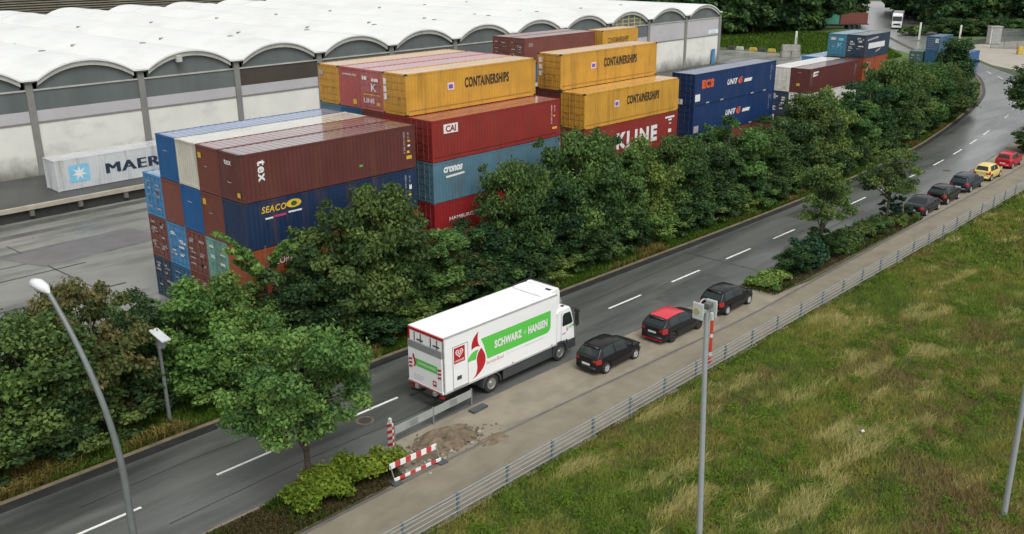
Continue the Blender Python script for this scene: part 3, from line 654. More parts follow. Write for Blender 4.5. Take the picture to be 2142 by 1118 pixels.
# ------------------------------------------------------------------ cars
PROF = dict(
 hatch=dict(L=4.0, W=1.74, H=1.47, wb=2.5, xr=.72, zb=[(0,.9),(.05,.95),(.3,.95),(.6,.9),(.72,.9),(.86,.82),(.97,.68),(1,.6)],
   zr=[(0,.9),(.015,.97),(.03,1.03),(.07,1.2),(.115,1.38),(.15,1.43),(.3,1.47),(.45,1.46),(.56,1.41),(.64,1.26),(.74,1.0),(.76,.965),(.88,.88),(.965,.74),(1,.62)], rw=(.03,.118), ws=(.565,.735), sw=[(.13,.36),(.375,.60),(.615,.675)]),
 sport=dict(L=4.36, W=1.82, H=1.47, wb=2.65, xr=.86, zb=[(0,.93),(.05,1.0),(.2,1.0),(.6,.92),(.72,.9),(.88,.82),(.97,.68),(1,.6)],
   zr=[(0,.93),(.012,1.0),(.03,1.06),(.07,1.22),(.12,1.39),(.16,1.43),(.3,1.47),(.42,1.46),(.53,1.40),(.62,1.23),(.72,.99),(.745,.96),(.88,.88),(.965,.74),(1,.62)], rw=(.03,.11), ws=(.535,.715), sw=[(.14,.34),(.355,.57),(.585,.655)]),
 boxy=dict(L=3.75, W=1.66, H=1.46, wb=2.4, xr=.6, zb=[(0,.85),(.04,.9),(.3,.9),(.6,.88),(.74,.88),(.9,.8),(.98,.66),(1,.56)],
   zr=[(0,.85),(.01,.93),(.03,1.05),(.06,1.3),(.08,1.39),(.12,1.43),(.3,1.46),(.45,1.45),(.58,1.4),(.66,1.22),(.75,.98),(.77,.95),(.9,.86),(.97,.74),(1,.6)], rw=(.02,.072), ws=(.59,.745), sw=[(.1,.34),(.36,.60),(.61,.68)]),
 estate=dict(L=4.6, W=1.78, H=1.5, wb=2.7, xr=.9, zb=[(0,.9),(.04,.96),(.3,.96),(.6,.93),(.74,.92),(.9,.84),(.98,.7),(1,.6)],
   zr=[(0,.9),(.01,.97),(.03,1.06),(.06,1.28),(.085,1.41),(.12,1.46),(.3,1.5),(.45,1.5),(.56,1.44),(.64,1.26),(.73,1.0),(.75,.97),(.9,.88),(.97,.76),(1,.62)], rw=(.025,.078), ws=(.57,.725), sw=[(.1,.22),(.235,.40),(.415,.60)]),
 sedan=dict(L=4.4, W=1.74, H=1.42, wb=2.6, xr=.95, zb=[(0,.82),(.05,.9),(.3,.92),(.6,.9),(.74,.88),(.9,.8),(.98,.66),(1,.56)],
   zr=[(0,.82),(.01,.9),(.03,.96),(.1,1.0),(.14,1.02),(.2,1.2),(.26,1.35),(.32,1.4),(.42,1.42),(.5,1.4),(.56,1.36),(.64,1.18),(.72,.96),(.75,.94),(.9,.85),(.97,.72),(1,.58)], rw=(.14,.265), ws=(.565,.715), sw=[(.27,.42),(.435,.58),(.59,.65)]))
CARS = {}
def car_meshes(kind, pm, roofm):
    p = PROF[kind]; Lc, Wc = p["L"], p["W"]
    def cub(tab, t):
        X = [a for a, _ in tab]; Yv = [b for _, b in tab]; return float(np.interp(t, X, Yv))
    def sm(tab, t):  # lightly smoothed
        return (cub(tab, max(0, t-.012))+2*cub(tab, t)+cub(tab, min(1, t+.012)))/4
    wbt = [(0,.72),(.012,.83),(.05,.92),(.15,.985),(.35,1),(.65,1),(.82,.975),(.92,.91),(.97,.8),(1,.62)]
    xw = (p["xr"], p["xr"]+p["wb"]); rw = .315; ra = .375
    def wid(t): return Wc/2*sm(wbt, t)
    def sect(t):
        x = t*Lc; w_ = wid(t); zs = .21+.06*max(0, (t-.93)/.07)+.06*max(0, (.05-t)/.05)
        za = zs
        for q in xw:
            d = ra*ra-(x-q)**2
            if d > 0: za = max(za, .31+math.sqrt(d))
        zb = sm(p["zb"], t); zr = max(sm(p["zr"], t), zb+.012); gh = min(1, max(0, (zr-zb)/.42))
        wr = w_*(.94-.2*gh)
        zm = max(.58, za+.015)
        return x, [(0, za if za > zs+.1 else zs), (w_*.86, za if za > zs+.1 else zs), (w_*.955, max(zs+.06, za)), (w_*.99, max(.42, za+.004)), (w_, zm), (w_*.992, max(zb-.1, zm+.01)), (w_*.955, zb),
                   (wr+(w_*.955-wr)*.12, zb+(zr-zb)*.8), (wr*.97, zb+(zr-zb)*.92), (wr*.86, zr-.012*gh), (wr*.5, zr+.012), (0, zr+.018)]
    def S(t, s):
        x, q = sect(t); sg = 1 if s >= 0 else -1; s = abs(s); i = min(int(s), len(q)-2); f = s-i
        a, b = q[i], q[i+1]; return Vector((x, -sg*(a[0]+(b[0]-a[0])*f), a[1]+(b[1]-a[1])*f))
    ts = sorted(set([0, .004, .012, .025, .04]+[i/64 for i in range(3, 63)]+[.975, .985, .994, 1.0]))
    NS = 11
    mb = MB(); G = []
    for t in ts: G.append([S(t, s) for s in range(NS, -1, -1)]+[S(t, -s) for s in range(1, NS+1)])
    mb.grid(G); mb.add(G[0], [tuple(range(len(G[0])))]); mb.add(G[-1], [tuple(range(len(G[-1])))])
    out = {"body": mb.mesh("body", pm, smooth=R(38))}
    def patch(t0, t1, s0, s1, off, nt_=10, ns=6, neg=False, taper=None):
        P_ = []
        for i in range(nt_+1):
            row = []
            for j in range(ns+1):
                u, v = i/nt_, j/ns; t = t0+(t1-t0)*u; s = s0+(s1-s0)*v
                if taper: t = t0+taper[0]*v+(t1+taper[1]*v-t0-taper[0]*v)*u
                a = S(t, s); e = 1e-3
                dn = (S(min(1, t+e), s)-S(max(0, t-e), s)).cross(S(t, s+e)-S(t, s-e if abs(s) > e else s))
                dn = dn.normalized() if dn.length > 1e-12 else Vector((0, 0, 1))
                c = Vector((t*Lc, 0, .7))
                if dn.dot(a-c) < 0: dn = -dn
                row.append(a+dn*off)
            P_.append(row)
        return P_
    for sg in (1, -1):
        for i, (a, b) in enumerate(p["sw"]):
            key = "side_window"
            tp = (.02, .02) if i < 2 else (0, -.03)
            if i == 0: tp = (.03, 0)
            if i == len(p["sw"])-1: tp = (0, -.05)
            if i == 1 and len(p["sw"]) == 3 and kind != 'estate': tp = (0, -.02)
            if i == 2: 
                if kind != 'estate': continue
            out.setdefault(key, []).append(MB().grid(patch(a, b, sg*6.1, sg*7.75, .006, taper=tp)).mesh(key, M_glass, True))
    def across(a, b, yy, off, nt_=10, n=14):
        P_ = []
        for i in range(nt_+1):
            t = a+(b-a)*i/nt_; row = []
            for j in range(n+1):
                s = 11-(2*j/n-1)*1 if False else None
                f = 2*j/n-1; sv = 11-abs(f)*(11-yy); row.append(S(t, sv if f > 0 else -sv)+Vector((-.004 if a < .4 else .004, 0, off)))
            P_.append(row)
        return P_
    out["rear_window"] = [MB().grid(across(*p["rw"], 9.05, .008)).mesh("rear_window", M_glass, True)]
    out["windscreen"] = [MB().grid(across(*p["ws"], 8.9, .008)).mesh("windscreen", M_glass, True)]
    if roofm: out["roof"] = [MB().grid(across(p["rw"][1]+.02, p["ws"][0]-.01, 8.6, .01)).mesh("roof", roofm, True)]
    dr = [(max(p["sw"][0][0]+.12, .22), p["sw"][0][1]+.006), (p["sw"][0][1]+.012, min(.7, p["sw"][1][1]+.06))]
    for sg in (1, -1):
        for a, b in dr:
            if kind in ("boxy",) and a < .3: continue
            out.setdefault("door", []).append(MB().grid(patch(a, b, sg*3.6, sg*5.9, .005)).mesh("door", pm, True))
        # tail lights wrap the rear corner
        z0 = 4.45
        out.setdefault("tail_light", []).append(MB().grid(patch(.0045, .075, sg*4.3, sg*(5.75 if kind != 'boxy' else 6.3), .012, 6, 4)).mesh("tail_light", M_tail, True))
        out.setdefault("headlight", []).append(MB().grid(patch(.9, .985, sg*4.7, sg*5.9, .01, 6, 4)).mesh("headlight", M_head, True))
        yl = -sg
        mb = MB(); x = p["ws"][1]*Lc-.12; z = cub(p["zb"], p["ws"][1])+.05
        wv = wid(p["ws"][1])
        yy = sorted((yl*(wv-.02), yl*(wv+.17))); mb.box(x-.07, x+.06, yy[0], yy[1], z, z+.13)
        out.setdefault("mirror", []).append(mb.mesh("mirror", pm, True, bevel=.03))
        # rear lamp face on the back
        hw = wid(0.004)
        yy = sorted((yl*hw*.68, yl*hw*.985)); zt = cub(p["zb"], .0)
        out.setdefault("tail_light", []).append(MB().box(-.012, .02, yy[0], yy[1], zt-.17, zt-.035).mesh("tail_light", M_tail, False, bevel=.01))
    out["number_plate"] = [MB().box(-.012, .01, -.26, .26, .5 if kind != 'sport' else .62, .61 if kind != 'sport' else .73).mesh("number_plate", M_plate), MB().box(Lc-.005, Lc+.012, -.26, .26, .4, .5).mesh("number_plate", M_plate)]
    hw = wid(.004)
    out["bumper"] = [MB().box(-.035, .05, -hw*.98, hw*.98, .24, .46).mesh("bumper", pm if kind != 'sedan' else M_black, True, bevel=.03), MB().box(-.02, .03, -hw*.8, hw*.8, .2, .28).mesh("bumper", M_black, False, bevel=.01)]
    zt = p["zr"]
    t1 = p["rw"][1]; a = S(t1, 11)
    if kind in ("sport", "hatch", "estate"): out["spoiler"] = [MB().box(a.x-.13, a.x+.1, -.5, .5, a.z-.015, a.z+.03).mesh("spoiler", M_black if roofm else pm, True, bevel=.012)]
    out["brake_lamp"] = [MB().box(a.x-.09, a.x-.07, -.12, .12, a.z-.05, a.z-.02).mesh("brake_lamp", M_tail)]
    mb = MB(); 
    for q in xw: mb.box(q-.36, q+.36, -Wc/2*.8, Wc/2*.8, .3, .64)
    mb.box(.3, Lc-.3, -Wc/2*.78, Wc/2*.78, .17, .3)
    out["underbody"] = [mb.mesh("underbody", M_black)]
    hm = MB()
    return out, xw, rw
def car(kind, x, yr, paint, label, spokes=5, rimm=None, roofm=None, group="cars parked along the pavement", yaw=0, extra=None):
    key = (kind, paint.name, roofm.name if roofm else None)
    if key not in CARS: CARS[key] = car_meshes(kind, paint, roofm)
    out, xw, rw = CARS[key]; W_ = PROF[kind]["W"]
    t = thing("parked_car", (x, yr+W_/2, .012), label, "car", group, yaw)
    for nm, ms in out.items():
        for me in (ms if isinstance(ms, list) else [ms]): link(nm, me, t)
    for q in xw:
        add_wheel(t, q, -W_/2+.115, rw, .2, spokes, rimm or M_rim); add_wheel(t, q, W_/2-.115, rw, .2, spokes, rimm or M_rim, True)
    if extra: extra(t)
    return t
def cpt(name, rgb, rough=.22): return mat("car_"+name, rgb, rough, .03, 2, coat=.12, spec=.22)
K_black = cpt("black", (.012, .012, .013)); K_black2 = cpt("soft_black", (.016, .017, .019)); K_red = cpt("red", (.42, .012, .02)); K_redroof = cpt("red_roof", (.55, .04, .06)); K_yel = cpt("pale_yellow", (.66, .5, .16)); K_navy = cpt("blue_black", (.018, .028, .04)); K_grey = cpt("green_grey", (.014, .019, .02)); K_dk = cpt("dark_green_black", (.016, .022, .024))
car("hatch", 9.62, -16.95, K_black, "black hatchback with silver wheels parked beside the white lorry", 5)
def lip(t):
    MB().box(-.045, .03, -.7, .7, .22, .3).build("red_lip", cpt("red", (.42,.012,.02)), t, bevel=.01)
    for s in (-1, 1): MB().box(2.95, 3.08, min(s*.9, s*1.07), max(s*.9, s*1.07), .96, 1.08).build("mirror_cap", K_red, t, bevel=.03)
car("sport", 15.25, -17.15, K_black2, "black hatchback with a bright red roof and red bumper lip", 5, M_rimd, K_redroof, extra=lip)
car("hatch", 21.05, -17.2, K_black, "black hatchback behind the lamp pole box, parked nearest the bushy island", 7)
car("sedan", 50.85, -17.5, K_grey, "dark grey-green saloon parked beside the round bush, first of the far row")
car("hatch", 55.85, -17.45, K_black, "black hatchback second in the far row, behind the grey-green saloon")
car("estate", 61.3, -17.4, K_navy, "blue-black estate car in front of the yellow car")
car("boxy", 67.3, -17.3, K_yel, "pale yellow small hatchback in the far parked row")
car("boxy", 74.0, -17.1, K_red, "red small hatchback at the far end of the parked row")

# ------------------------------------------------------------------ delivery lorry
def lorry():
    X0, X1, Y0, Y1, Z0, Z1 = 0, 8.05, -1.275, 1.275, 1.05, 3.93
    t = thing("delivery_truck", (1.5, -12.83, .006), "white refrigerated box lorry with green banner and red flame on the road", "truck")
    wh = mat("lorry_white", (.8,.81,.81), .3, .02, .6, dirt=(.6,.6,.58), dirt_scale=(.4,.4,1.5), dirt_amt=.25, spec=.5)
    whr = mat("lorry_roof_white", (.84,.84,.84), .4, .02, .6); gr = mat("lorry_green", (.1,.52,.07), .35, .02); rd = mat("lorry_red", (.42,.012,.018), .35, .03); gy = mat("lorry_grey", (.32,.33,.32), .4, .05, metal=.3)
    dk = mat("lorry_dark_grey", (.045,.052,.055), .5, .1); bk = M_black; chrome = mat("steel_hub", (.35,.35,.34), .4, metal=.7)
    MB().box(X0, X1, Y0, Y1, Z0, Z1).build("cargo_box", wh, t, bevel=.035)
    MB().box(X0+.02, X1-.02, Y0+.03, Y1-.03, Z1+.001, Z1+.02).build("roof", whr, t)
    fr = MB()
    for y in (Y0-.006, Y1-.05): fr.box(X0-.02, X1+.01, y, y+.056, Z1-.07, Z1+.025)
    for y in (Y0-.006, Y1-.05): fr.box(X0-.02, X1+.01, y, y+.056, Z0-.02, Z0+.07)
    fr.build("edge_rail", mat("alu_rail", (.55,.56,.56), .35, metal=.4), t)
    # rear: red top frame, doors, tail lift
    MB().box(-.03, -.002, Y0+.02, Y1-.02, Z1-.16, Z1-.02).build("rear_frame", rd, t)
    for y in (Y0+.0, Y1-.1): MB().box(-.035, -.003, y, y+.1, Z0, Z1-.17).build("rear_post", gy if y < 0 else rd, t)
    for k in (0, 1):
        d = MB().box(-.022, -.004, Y0+.11+k*1.17, Y0+1.27+k*1.17-.005, Z0+.1, Z1-.18).build("rear_door", wh, t)
        rb = MB()
        for q in (.35, .8): rb.tube([(-.04, Y0+.11+k*1.17+q, 2.9), (-.04, Y0+.11+k*1.17+q, Z1-.2)], .025, 6)
        rb.box(-.05, -.023, Y0+.3+k*1.17, Y0+.75+k*1.17, 3.35, 3.42)
        rb.build("lock_rod", dk, d)
    lift = MB().box(-.13, -.05, Y0+.06, Y1-.06, Z0+.1, Z0+1.85).build("tail_lift", wh, t, bevel=.01)
    MB().box(-.135, -.045, Y0+.06, Y1-.06, Z0+1.852, Z0+2.22).build("lift_edge", gy, t)
    RO = (-.131, 0, 0); BR, BU = (0, -1, 0), (0, 0, 1)
    def rp(poly, m, nm="marking", d=.004): add_plate(nm, lift, RO, BR, BU, poly, m, d)
    rp([(-.62,2.02),(.9,2.02),(.9,2.42),(-.5,2.42),(-.7,2.42)], gr, "green_banner")
    add_text("SCHWARZ+HANSEN", lift, (-.137, .5, 2.16), BR, BU, .14, T_white, 1.3)
    rp([(-.85,1.9),(-.68,2.0),(-.62,2.2),(-.7,2.4),(-.78,2.6),(-.85,2.66),(-.88,2.45),(-.8,2.3),(-.76,2.1)], rd, "red_flame", .006)
    rp([(.55,1.32),(.82,1.32),(.82,1.62),(.55,1.62)], rd, "red_badge"); rp(blob(.685, 1.49, .08, .07), T_white, "badge_heart", .007)
    for a in range(3): rp(rect(-.85, 1.52-a*.1, .8-a*.1, .03), mat("small_print", (.5,.5,.5), .5), "small_print")
    for c0 in (-1.17, .92):
        rp(rect(c0, 1.75, .26, .62), T_white, "hazard_board")
        for i in range(3): rp([(c0, 1.8+i*.2), (c0+.26, 1.72+i*.2+.14*(1)), (c0+.26, 1.72+i*.2+.24), (c0, 1.9+i*.2)], rd, "hazard_stripe", .007)
    MB().box(-.14, -.0, Y0+.03, Y1-.03, Z0-.0, Z0+.1).build("lift_edge", wh, t); MB().box(-.15, -.141, Y0+.06, Y1-.06, Z0+.02, Z0+.07).build("red_strip", rd, t)
    mb = MB()
    for y in (-.75, .55): mb.box(-.2, .05, y, y+.18, .82, 1.04)
    mb.build("lift_hinge", gy, t, bevel=.02)
    mb = MB()
    for y in (-.62, .5): mb.box(-.62, .3, y, y+.16, .56, .68)
    mb.build("lift_arm", bk, t, bevel=.02)
    MB().box(-.12, .0, -1.15, 1.15, .55, .68).build("under_run_bar", bk, t, bevel=.02)
    for y in (-1.22, .95): 
        MB().box(-.1, .0, y, y+.27, .78, .9).build("tail_light", M_tail, t, bevel=.01)
    MB().box(.1, .55, -1.3, -.95, .42, .5).build("step", gy, t, bevel=.02)
    # side door and side graphics (towards -y)
    SO = (0, Y0, 0); A, U = (1, 0, 0), (0, 0, 1)
    def sp(poly, m, nm, d=.004, par=t): return add_plate(nm, par, SO, A, U, poly, m, d)
    sdoor = MB().box(.55, 1.5, Y0-.012, Y0+.01, Z0+.0, Z0+2.25).build("side_door", wh, t)
    fr = MB(); 
    for (a, b, c, d) in [(.52,.55,Z0,Z0+2.28),(1.5,1.53,Z0,Z0+2.28),(.55,1.5,Z0+2.25,Z0+2.28),(.55,1.5,Z0-.01,Z0+.12)]: fr.box(a, b, Y0-.016, Y0+.01, c, d)
    fr.build("door_frame", gy, sdoor)
    MB().box(.78, 1.08, Y0-.022, Y0-.0125, Z0+.48, Z0+.68).build("door_latch", dk, sdoor)
    bd = sp(rect(.6, 2.42, .72, .82), rd, "red_badge", .016, sdoor)
    # heart of two loops
    def heart(s, cx, cz): return [(cx+s*16*math.sin(q)**3/17, cz+s*(13*math.cos(q)-5*math.cos(2*q)-2*math.cos(3*q)-math.cos(4*q))/17) for q in [2*PI*i/32 for i in range(32)]]
    sp(heart(.27, .96, 2.93), T_white, "badge_heart", .02, sdoor); sp(heart(.2, .96, 2.94), rd, "badge_heart", .023, sdoor); sp(heart(.14, .96, 2.95), T_white, "badge_heart", .026, sdoor); sp(heart(.07, .96, 2.96), rd, "badge_heart", .029, sdoor)
    add_text("LANGNESE", sdoor, (.66, Y0-.021, 2.49), A, U, .11, T_white, .6)
    # banner: slanted left edge, rounded lower right corner
    rr = [(7.55-.35+.35*math.sin(q), 1.98+.35-.35*math.cos(q)) for q in [PI/2*i/8 for i in range(9)]]
    sp([(2.85, 1.98)]+rr+[(7.55, 3.18), (2.42, 3.18), (2.62, 2.75)], gr, "green_banner")
    add_text("SCHWARZ", t, (3.35, Y0-.008, 2.36), A, U, .44, T_white, 1.98, bold=.055, name="lettering", spacing=1.08)
    add_text("+", t, (5.4, Y0-.008, 2.43), A, U, .3, mat("pale_green", (.5,.7,.45), .4), .3, bold=-.02)
    add_text("HANSEN", t, (5.8, Y0-.008, 2.36), A, U, .44, T_white, 1.48, bold=.055, spacing=1.08)
    add_text("Service-Bund", t, (2.75, Y0-.004, 1.68), A, U, .19, mat("pale_red_letter", (.5,.18,.18), .5), 1.25, bold=.0, shear=.2)
    def bez(pts, n=10):
        out = []
        for a, b, c, d in pts:
            for i in range(n):
                q = i/n; out.append(tuple((1-q)**3*a[k]+3*(1-q)**2*q*b[k]+3*(1-q)*q*q*c[k]+q**3*d[k] for k in (0, 1)))
        return out
    sp(bez([((2.28,3.62),(2.05,3.5),(1.72,3.3),(1.78,2.78)), ((1.78,2.78),(2.0,2.9),(2.3,2.9),(2.42,2.72)), ((2.42,2.72),(2.2,2.95),(2.12,3.3),(2.28,3.62))]), rd, "red_flame")
    sp(bez([((2.44,2.7),(2.85,2.2),(2.95,1.5),(1.78,1.2)), ((1.78,1.2),(2.2,1.4),(2.15,1.8),(2.12,2.0)), ((2.12,2.0),(2.08,2.4),(2.25,2.6),(2.44,2.7))]), rd, "red_flame")
    sp(bez([((2.26,2.66),(1.9,2.78),(1.5,2.5),(1.4,2.08)), ((1.4,2.08),(1.6,2.3),(1.85,2.2),(2.06,2.2)), ((2.06,2.2),(2.1,2.4),(2.15,2.55),(2.26,2.66))]), gr, "green_leaf")
    for i in range(2): sp([(4.2+i*1.3, 1.78+i*.02), (6.9+i*.2, 1.78+i*.02), (6.9+i*.2, 1.8+i*.02), (4.2+i*1.3, 1.8+i*.02)], mat("small_print", (.5,.5,.5), .5), "small_print")
    # cooler on the headboard
    rf = MB().prism([(8.055,2.95),(8.055,4.1),(8.2,4.17),(8.5,4.12),(8.62,3.9),(8.62,3.2),(8.45,2.95)], -1.0, 1.0, 'y').build("refrigeration_unit", wh, t, bevel=.05)
    MB().prism([(8.64,3.25),(8.64,3.95),(8.655,3.95),(8.655,3.25)], -.7, .7, 'y').build("cooler_grille", dk, rf)
    MB().box(7.1, 8.05, -1.0, 1.0, 3.952, 4.12).build("roof_fairing", whr, t, bevel=.05)
    MB().box(7.8, 8.0, -.95, -.6, 4.125, 4.14).build("roof_vent", bk, t)
    mb = MB(); mb.tube([(7.2, 1.18, 4.05), (8.55, 1.1, 4.16)], .03, 6); mb.tube([(8.4, -1.0, 4.2), (8.4, 1.05, 4.2)], .025, 6)
    mb.build("guide_rail", bk, t)
    # wind deflector on the cab roof
    MB().prism([(8.75,2.98),(9.0,3.72),(9.1,3.7),(9.2,3.2),(9.32,2.98)], .25, .38, 'y').build("wind_deflector", wh, t, bevel=.02)
    MB().prism([(8.72,2.98),(8.82,3.4),(9.1,3.3),(9.3,2.98)], -.6, .25, 'y').build("wind_deflector", gy, t, bevel=.02)
    # cab
    cab_p = [(8.14,1.0),(8.14,2.75),(8.3,2.92),(9.05,2.95),(9.3,2.86),(9.44,2.55),(9.66,1.72),(9.7,1.05),(9.7,.62),(9.05,.62),(9.0,1.0)]
    cab = MB().prism(cab_p, -1.17, 1.17, 'y').build("cab", wh, t, bevel=.07, seg=3)
    for s in (-1, 1):
        y = 1.178*s
        def cp(poly, m, nm, d): return add_plate(nm, cab, (0, y, 0), (1 if s < 0 else -1, 0, 0), U, [(a if s < 0 else -a, b) for a, b in poly], m, d)
        cp([(8.62,1.9),(9.36,1.9),(9.46,1.98),(9.28,2.55),(9.2,2.62),(8.74,2.62),(8.64,2.5)], M_glass, "side_window", .002)
        cp([(8.5,1.05),(8.53,1.05),(8.55,2.7),(8.52,2.7)], gy, "door_seam", .003)
        cp([(8.62,1.42),(8.9,1.44),(8.9,1.49),(8.62,1.47)], dk, "door_handle", .004)
        if s < 0:
            cp([(9.1,1.62),(9.55,1.7),(9.55,1.84),(9.13,1.8)], mat("pale_lorry_green", (.35,.6,.3), .4), "green_banner", .003)
            cp([(9.0,1.5),(9.07,1.6),(9.02,1.75),(9.0,1.9),(8.97,1.7)], rd, "red_flame", .003)
        ad = MB(); n = 14; q0 = []
        for i in range(n+1):
            q = PI*(-.06+1.12*i/n); q0.append((8.43+.62*math.cos(q), .5+.62*math.sin(q))); 
        q1 = [(8.43+.52*math.cos(PI*(-.06+1.12*i/n)), .5+.52*math.sin(PI*(-.06+1.12*i/n))) for i in range(n, -1, -1)]
        yy = sorted((s*1.06, s*1.215)); ad.prism(q0+q1, yy[0], yy[1], 'y'); ad.build("wheel_arch", dk, cab)
        yy = sorted((s*.9, s*1.2)); MB().prism([(9.0,.45),(9.0,1.02),(9.68,1.02),(9.73,.9),(9.73,.42)], yy[0], yy[1], 'y').build("corner_bumper", dk, cab, bevel=.04)
        mr = MB(); yy = sorted((s*1.26, s*1.5)); mr.box(9.52, 9.62, yy[0], yy[1], 1.8, 2.45); mr.box(9.5, 9.66, yy[0], yy[1], 2.52, 2.7); 
        mr.tube([(9.42, s*1.15, 2.72), (9.57, s*1.38, 2.74), (9.57, s*1.38, 1.7), (9.55, s*1.18, 1.75)], .03, 6); mr.build("mirror", bk, t, bevel=.02)
    MB().prism([(9.31,2.80),(9.44,2.5),(9.655,1.78),(9.665,1.78),(9.455,2.52),(9.325,2.82)], -1.02, 1.02, 'y').build("windscreen", M_glass, cab)
    MB().box(9.66, 9.745, -1.1, 1.1, .45, .95).build("bumper", dk, cab, bevel=.04)
    MB().box(9.7, 9.72, -.8, .8, 1.1, 1.55).build("grille", dk, cab)
    for s in (-1, 1):
        yy = sorted((s*.75, s*1.08)); MB().box(9.72, 9.76, yy[0], yy[1], .62, .82).build("headlight", M_head, cab)
    MB().box(8.8, 8.95, -1.02, -.85, 2.952, 2.99).build("marker_lamp", bk, cab); 
    # chassis and running gear
    mb = MB(); mb.box(.2, 9.2, -.45, -.3, .7, .98); mb.box(.2, 9.2, .3, .45, .7, .98); mb.box(.2, 9.4, -.3, .3, .75, .9); mb.box(2.2, 4.2, -.9, .9, .65, 1.03); mb.build("chassis", bk, t)
    for s in (-1, 1):
        yy = sorted((s*1.16, s*1.22)); MB().box(4.0, 7.75, yy[0], yy[1], .42, .98).build("side_guard", dk, t, bevel=.015)
        yy = sorted((s*.95, s*1.155)); MB().box(5.2, 6.6, yy[0], yy[1], .5, 1.0).build("fuel_tank", gy, t, bevel=.08)
        n = 14; q0 = [(3.18+.66*math.cos(PI*(-.02+1.04*i/n)), .5+.6*math.sin(PI*(-.02+1.04*i/n))) for i in range(n+1)]; q1 = [(3.18+.58*math.cos(PI*(-.02+1.04*i/n)), .5+.53*math.sin(PI*(-.02+1.04*i/n))) for i in range(n, -1, -1)]
        yy = sorted((s*.62, s*1.25)); MB().prism(q0+q1, yy[0], yy[1], 'y').build("mudguard", dk, t)
        add_wheel(t, 3.18, s*1.07, .49, .28, 0, chrome, s > 0); add_wheel(t, 3.18, s*.76, .49, .28, 0, chrome, s > 0); add_wheel(t, 8.43, s*1.06, .49, .29, 0, chrome, s > 0)
    MB().tube([(3.18, -1.0, .49), (3.18, 1.0, .49)], .1, 8).build("axle", bk, t); MB().tube([(8.43, -1.0, .49), (8.43, 1.0, .49)], .08, 8).build("axle", bk, t)
    for x in (1.9, 4.6, 7.6): MB().box(x, x+.1, Y0-.02, Y0, Z0+.1, Z0+.16).build("marker_lamp", mat("amber_lamp", (.6,.25,.03), .3), t) if x > 2 else None
lorry()

# far white tractor unit
def tractor():
    t = thing("semi_truck", (224.5, 57.0, .01), "far white articulated lorry cab coming down the side road", "truck", rz=R(201))
    wh = mat("far_lorry_white", (.75,.76,.76), .35); bk = M_black
    cab = MB().prism([(0,.9),(0,3.4),(.4,3.9),(1.5,3.85),(1.9,3.2),(2.15,2.0),(2.25,1.5),(2.25,.5),(1.6,.5),(1.4,.9)], -1.22, 1.22, 'y').build("cab", wh, t, bevel=.08)
    MB().prism([(1.93,3.15),(2.17,2.02),(2.2,2.02),(1.97,3.17)], -1.1, 1.1, 'y').build("windscreen", M_glass, cab)
    MB().box(2.251, 2.28, -.8, .8, .95, 1.4).build("grille", bk, cab); MB().box(2.1, 2.32, -1.2, 1.2, .4, .8).build("bumper", wh, cab, bevel=.04)
    for s in (-1, 1):
        yy = sorted((s*1.24, s*1.5)); MB().box(1.95, 2.1, yy[0], yy[1], 2.0, 2.8).build("mirror", bk, t)
        yy = sorted((s*.8, s*1.1)); MB().box(2.321, 2.34, yy[0], yy[1], .85, 1.05).build("headlight", M_head, cab)
        add_wheel(t, 1.0, s*1.05, .5, .3, 0, M_rim, s > 0); add_wheel(t, -2.6, s*1.05, .5, .3, 0, M_rim, s > 0)
    MB().box(-8, .5, -.5, .5, .8, 1.05).build("chassis", bk, t)
    MB().box(-13, -.6, -1.25, 1.25, 1.1, 3.7).build("trailer_box", mat("far_trailer_grey", (.3,.3,.29), .6), t)
    for x in (-9, -10.3, -11.6):
        for s in (-1, 1): add_wheel(t, x, s*1.05, .5, .3, 0, M_rim, s > 0)
tractor()

# ------------------------------------------------------------------ lamps, poles, signs
M_pole = mat("galvanised_pole", (.17,.19,.185), .45, .1, 2, metal=.25); M_polel = mat("pale_pole", (.36,.39,.4), .45, .06, 2, metal=.2)
def curved_lamp():
    x0, y0 = -14.25, -15.0
    t = thing("street_lamp", (x0, y0, 0), "tall grey street lamp curving over the road, bottom left", "street lamp")
    P_ = []
    for i in range(25):
        z = 10.5*i/24; q = max(0, (z-4.0)/6.5); P_.append((-.25*q-.45*q*q, 2.1*q**2.2, z))
    MB().tube(P_, [.145-.065*i/24 for i in range(25)], 10).build("pole", M_pole, t, smooth=R(50))
    MB().tube([(0, 0, 0), (0, 0, 1.1)], [.15, .145], 10).build("base", M_pole, t, smooth=R(50))
    h = MB().tube([(-.69, 2.03, 10.45), (-.75, 2.15, 10.6), (-.83, 2.42, 10.7), (-.9, 2.72, 10.7), (-.92, 2.8, 10.68)], [.05, .17, .2, .17, .08], 10).build("lamp_head", mat("lamp_head_white", (.6,.62,.63), .35), t, smooth=R(50))
    MB().tube([(-.87, 2.5, 10.52), (-.87, 2.5, 10.47)], [.16, .1], 10).build("diffuser", mat("lamp_diffuser", (.45,.46,.45), .3), h)
curved_lamp()
def flat_lamp():
    t = thing("lamp_post", (-8.0, -5.2, .0), "short lamp post with a flat square top at the edge of the trees", "lamp post")
    MB().tube([(0, 0, 0), (-.05, 0, 4.35)], [.1, .08], 10).build("pole", M_pole, t, smooth=R(50))
    mb = MB().prism([(-.75,4.42),(.5,4.62),(.5,4.68),(-.75,4.48)], -.22, .22, 'x'); mb.build("lamp_head", mat("lamp_plate_white", (.5,.52,.52), .4), t)
    MB().box(-.12, .22, -.12, .12, 3.85, 4.3).build("control_box", mat("control_box_grey", (.22,.24,.25), .5), t, bevel=.02)
flat_lamp()
